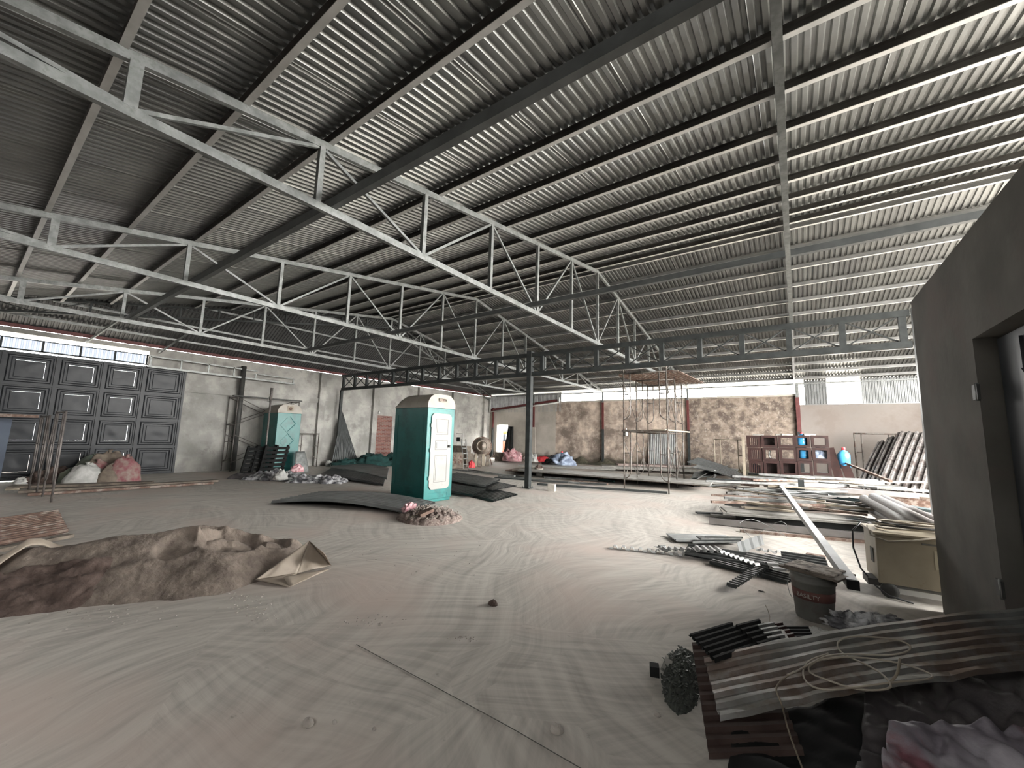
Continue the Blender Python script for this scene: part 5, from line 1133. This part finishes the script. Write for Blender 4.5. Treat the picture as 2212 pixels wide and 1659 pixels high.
# wire coil on the sheet
nn = (SB_-SA_).cross(SD_-SA_).normalized(); nn = nn if nn.z > 0 else -nn
def onsheet(px_, py_, lift=.05):
    d_ = ray(px_, py_); P0 = SA_+V((0, 0, .035+lift)); return EYE+d_*((P0-EYE).dot(nn)/d_.dot(nn))
W1 = [(1700, 1458), (1722, 1450), (1760, 1428), (1790, 1415), (1840, 1412), (1900, 1416), (1940, 1414), (1967, 1405), (1966, 1392), (1940, 1382), (1890, 1376), (1840, 1374), (1812, 1382), (1808, 1398), (1822, 1414), (1850, 1426), (1880, 1440), (1905, 1455), (1924, 1475), (1924, 1488), (1880, 1492), (1835, 1486), (1790, 1470), (1750, 1455), (1745, 1440), (1770, 1424), (1830, 1418), (1900, 1424), (1960, 1436), (2005, 1452), (2018, 1463), (2000, 1468), (1930, 1474), (1850, 1484), (1790, 1492), (1752, 1484), (1735, 1465), (1735, 1445), (1748, 1425), (1790, 1412)]
def smooth(pts, it=2):
    for _ in range(it):
        o = [pts[0]]
        for a_, b_ in zip(pts, pts[1:]): o += [a_.lerp(b_, .25), a_.lerp(b_, .75)]
        pts = o+[pts[-1]]
    return pts
pts = [onsheet(x, y, .03+.012*math.sin(i*.8)) for i, (x, y) in enumerate(W1)]
MB().path(smooth(pts), .0045, 6).build('wire_coil', M['cable'], label='tangled coil of buff cable lying on the large worn sheet', cat='cable')
pts = [onsheet(1716, 1450, .03), onsheet(1692, 1466, .025), onsheet(1678, 1480, .025), onsheet(1676, 1494, .025), onsheet(1688, 1518, .02), G(1695, 1548, .18), G(1705, 1585, .12), G(1722, 1630, .08), G(1745, 1690, .05)]
MB().path(smooth(pts), .0042, 6).build('cable', M['woodp'], label='pale cable end hanging off the front edge of the large worn sheet', cat='cable')
MB().path(smooth([onsheet(1920, 1478, .03), onsheet(1938, 1458, .04), onsheet(1942, 1438, .05), onsheet(1944, 1424, .05)]), .006, 6).build('cable', M['woodp'], label='short thick pale cable piece in the middle of the coil', cat='cable')
# dark gravel, small box, tarpaulins
def gr(u, v):
    q = G(1430+85*u, 1545-140*v, 0); e = max(0, 1-(2*u-1)**2-(2*v-1)**2)**.5
    return V((q.x, q.y, .11*e*(.7+.6*abs(noise.noise(V((u*7, v*12, 0)))))-.015))
heap('gravel_heap', gr, M['gravel'], 'heap of dark shiny shavings at the left end of the worn sheets', 'shavings', 30, 40, kind='stuff')
ch = MB(); random.seed(9)
for i in range(420):
    th_ = random.random()*6.283; rr_ = .52*random.random()**.5; p = gr(.5+rr_*math.cos(th_), .5+rr_*math.sin(th_)); p.z = max(p.z, 0); a_ = random.random()*PI; d_ = V((math.cos(a_), math.sin(a_), random.uniform(-.4, .6)))*random.uniform(.008, .026)
    ch.bar(p+V((0, 0, .004)), p+d_+V((0, 0, .006)), random.uniform(.005, .014), .003)
ch.build('metal_shavings', mat('shavings', (.035, .04, .035), (.09, .10, .09), 60, .35, .3), label='loose dark flakes on the heap of shavings', cat='shavings', kind='stuff')
q = G(1414, 1458); MB().box(q+V((0, 0, .03)), (.055, .06, .06), R(20)).build('small_box', M['black'], label='small black box on the floor left of the shavings', cat='box')
MB().bar(q+V((.05, .03, .02)), q+V((.075, .07, .09)), .06, .006).build('paper_card', M['paleboard'], label='small pale card leaning between the black box and the shavings', cat='card')
lump('plastic_bag', G(1850, 1362, .05), (.36, .2, .11), M['clear'], 'crumpled clear plastic behind the worn sheet near the bucket', 'plastic', 31, .5)
lump('plastic_bag', G(1775, 1376, .02), (.2, .08, .05), M['bag'], 'small whitish plastic scrap right of the dark offcuts', 'plastic', 37, .5)
lump('plastic_bag', G(1905, 1345, .0), (.34, .14, .06), M['clear'], 'low crumpled plastic along the far edge of the worn sheet', 'plastic', 39, .5)
def tarpf(P, seed, amp, f, zoff=0):
    P = [V(p) for p in P]
    def fn(u, v):
        q = P[0].lerp(P[1], u).lerp(P[3].lerp(P[2], u), v); p = V((q.x*f, q.y*f, seed))
        fold = abs(noise.noise(V((p.x*.8+p.y*.9, p.y*.25, seed))))*1.3+.5*abs(noise.noise(p*1.9))+.2*noise.noise(p*5)
        q.z += amp*fold+zoff; q.x += .02*noise.noise(p*2); return q
    return fn
heap('tarpaulin', tarpf([G(1560, 1760, .01), G(1960, 1760, .02), G(1960, 1480, .08), G(1590, 1560, .05)], 5, .05, 3), M['black'], 'flat black sheeting standing in for the deep shade under the worn sheet', 'sheeting', 40, 30, thick=.003)  # added black sheet that paints the shade under the worn sheet
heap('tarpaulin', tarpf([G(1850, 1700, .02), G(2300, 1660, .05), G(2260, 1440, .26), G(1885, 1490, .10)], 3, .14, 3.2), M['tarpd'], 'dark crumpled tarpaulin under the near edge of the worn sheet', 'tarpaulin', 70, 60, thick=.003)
heap('tarpaulin', tarpf([G(1905, 1735, .10), G(2330, 1760, .10), G(2300, 1590, .22), G(1918, 1570, .20)], 8, .12, 3.6), M['tarpl'], 'pale purplish folded tarpaulin in the lower corner, lowest thing in front', 'tarpaulin', 70, 50, thick=.003)
# thin loose lengths lying over the right heap, each its own piece
random.seed(21)
kinds = [('galv', 'grey'), ('alum', 'bright'), ('rust', 'rusty'), ('wood', 'brown'), ('purlin', 'dull grey'), ('woodp', 'buff')]
loose = []
for i in range(34):
    x0_ = random.uniform(1520, 1800); y0_ = random.uniform(1030, 1100); ln = random.uniform(90, 260); sl = random.uniform(-.02, .13)
    m, cn = random.choice(kinds); z_ = .50-(y0_-1030)/70*.30+random.uniform(0, .03)
    x1_ = min(x0_+ln, 2008); loose.append((y0_, x0_, x1_, y0_+(x1_-x0_)*sl, z_, random.uniform(.04, .09), random.uniform(.02, .05), m, cn))
count = {}
for y0_, x0_, x1_, y1_, z_, w_, h_, m, cn in sorted(loose):
    k = count.get(cn, 0); count[cn] = k+1; tim = m in ('wood', 'woodp')
    plk(x0_, y0_, x1_, y1_, z_, w_, h_, M[m], 'thin %s loose length in right heap, %s of its colour from the brown crates' % (cn, ordw(k)), 'timber_batten' if tim else 'steel_length', 'batten' if tim else 'steel', group='thin loose lengths in the right heap')

# crumbs of mortar and dirt on the open floor
for i, (cx_, cy_, rx_, ry_, n_, lb) in enumerate(((545, 1318, 60, 26, 60, 'crumbs of dried mortar on the floor in front of the sand heap'), (800, 1342, 70, 14, 34, 'crumbs of dark dirt on the floor between the sand and the string'), (520, 1290, 40, 14, 30, 'fine crumbs right at the foot of the sand heap'), (905, 1205, 130, 40, 40, 'scattered crumbs on the floor before the low rubbish heap'), (1010, 1380, 30, 8, 18, 'small cluster of crumbs in the middle of the open floor'), (230, 1330, 180, 22, 60, 'dark crumbs scattered along the near side of the sand heap'))):
    ch = MB()
    for k in range(n_):
        q = G(random.gauss(cx_, rx_*.5), random.gauss(cy_, ry_*.5), 0); sz = random.uniform(.003, .010)
        ch.box(q+V((0, 0, sz*.3)), (sz*random.uniform(1, 2.2), sz, sz*.7), random.random()*3)
    ch.build('crumbs', M['stone'], label=lb, cat='crumbs', kind='stuff')
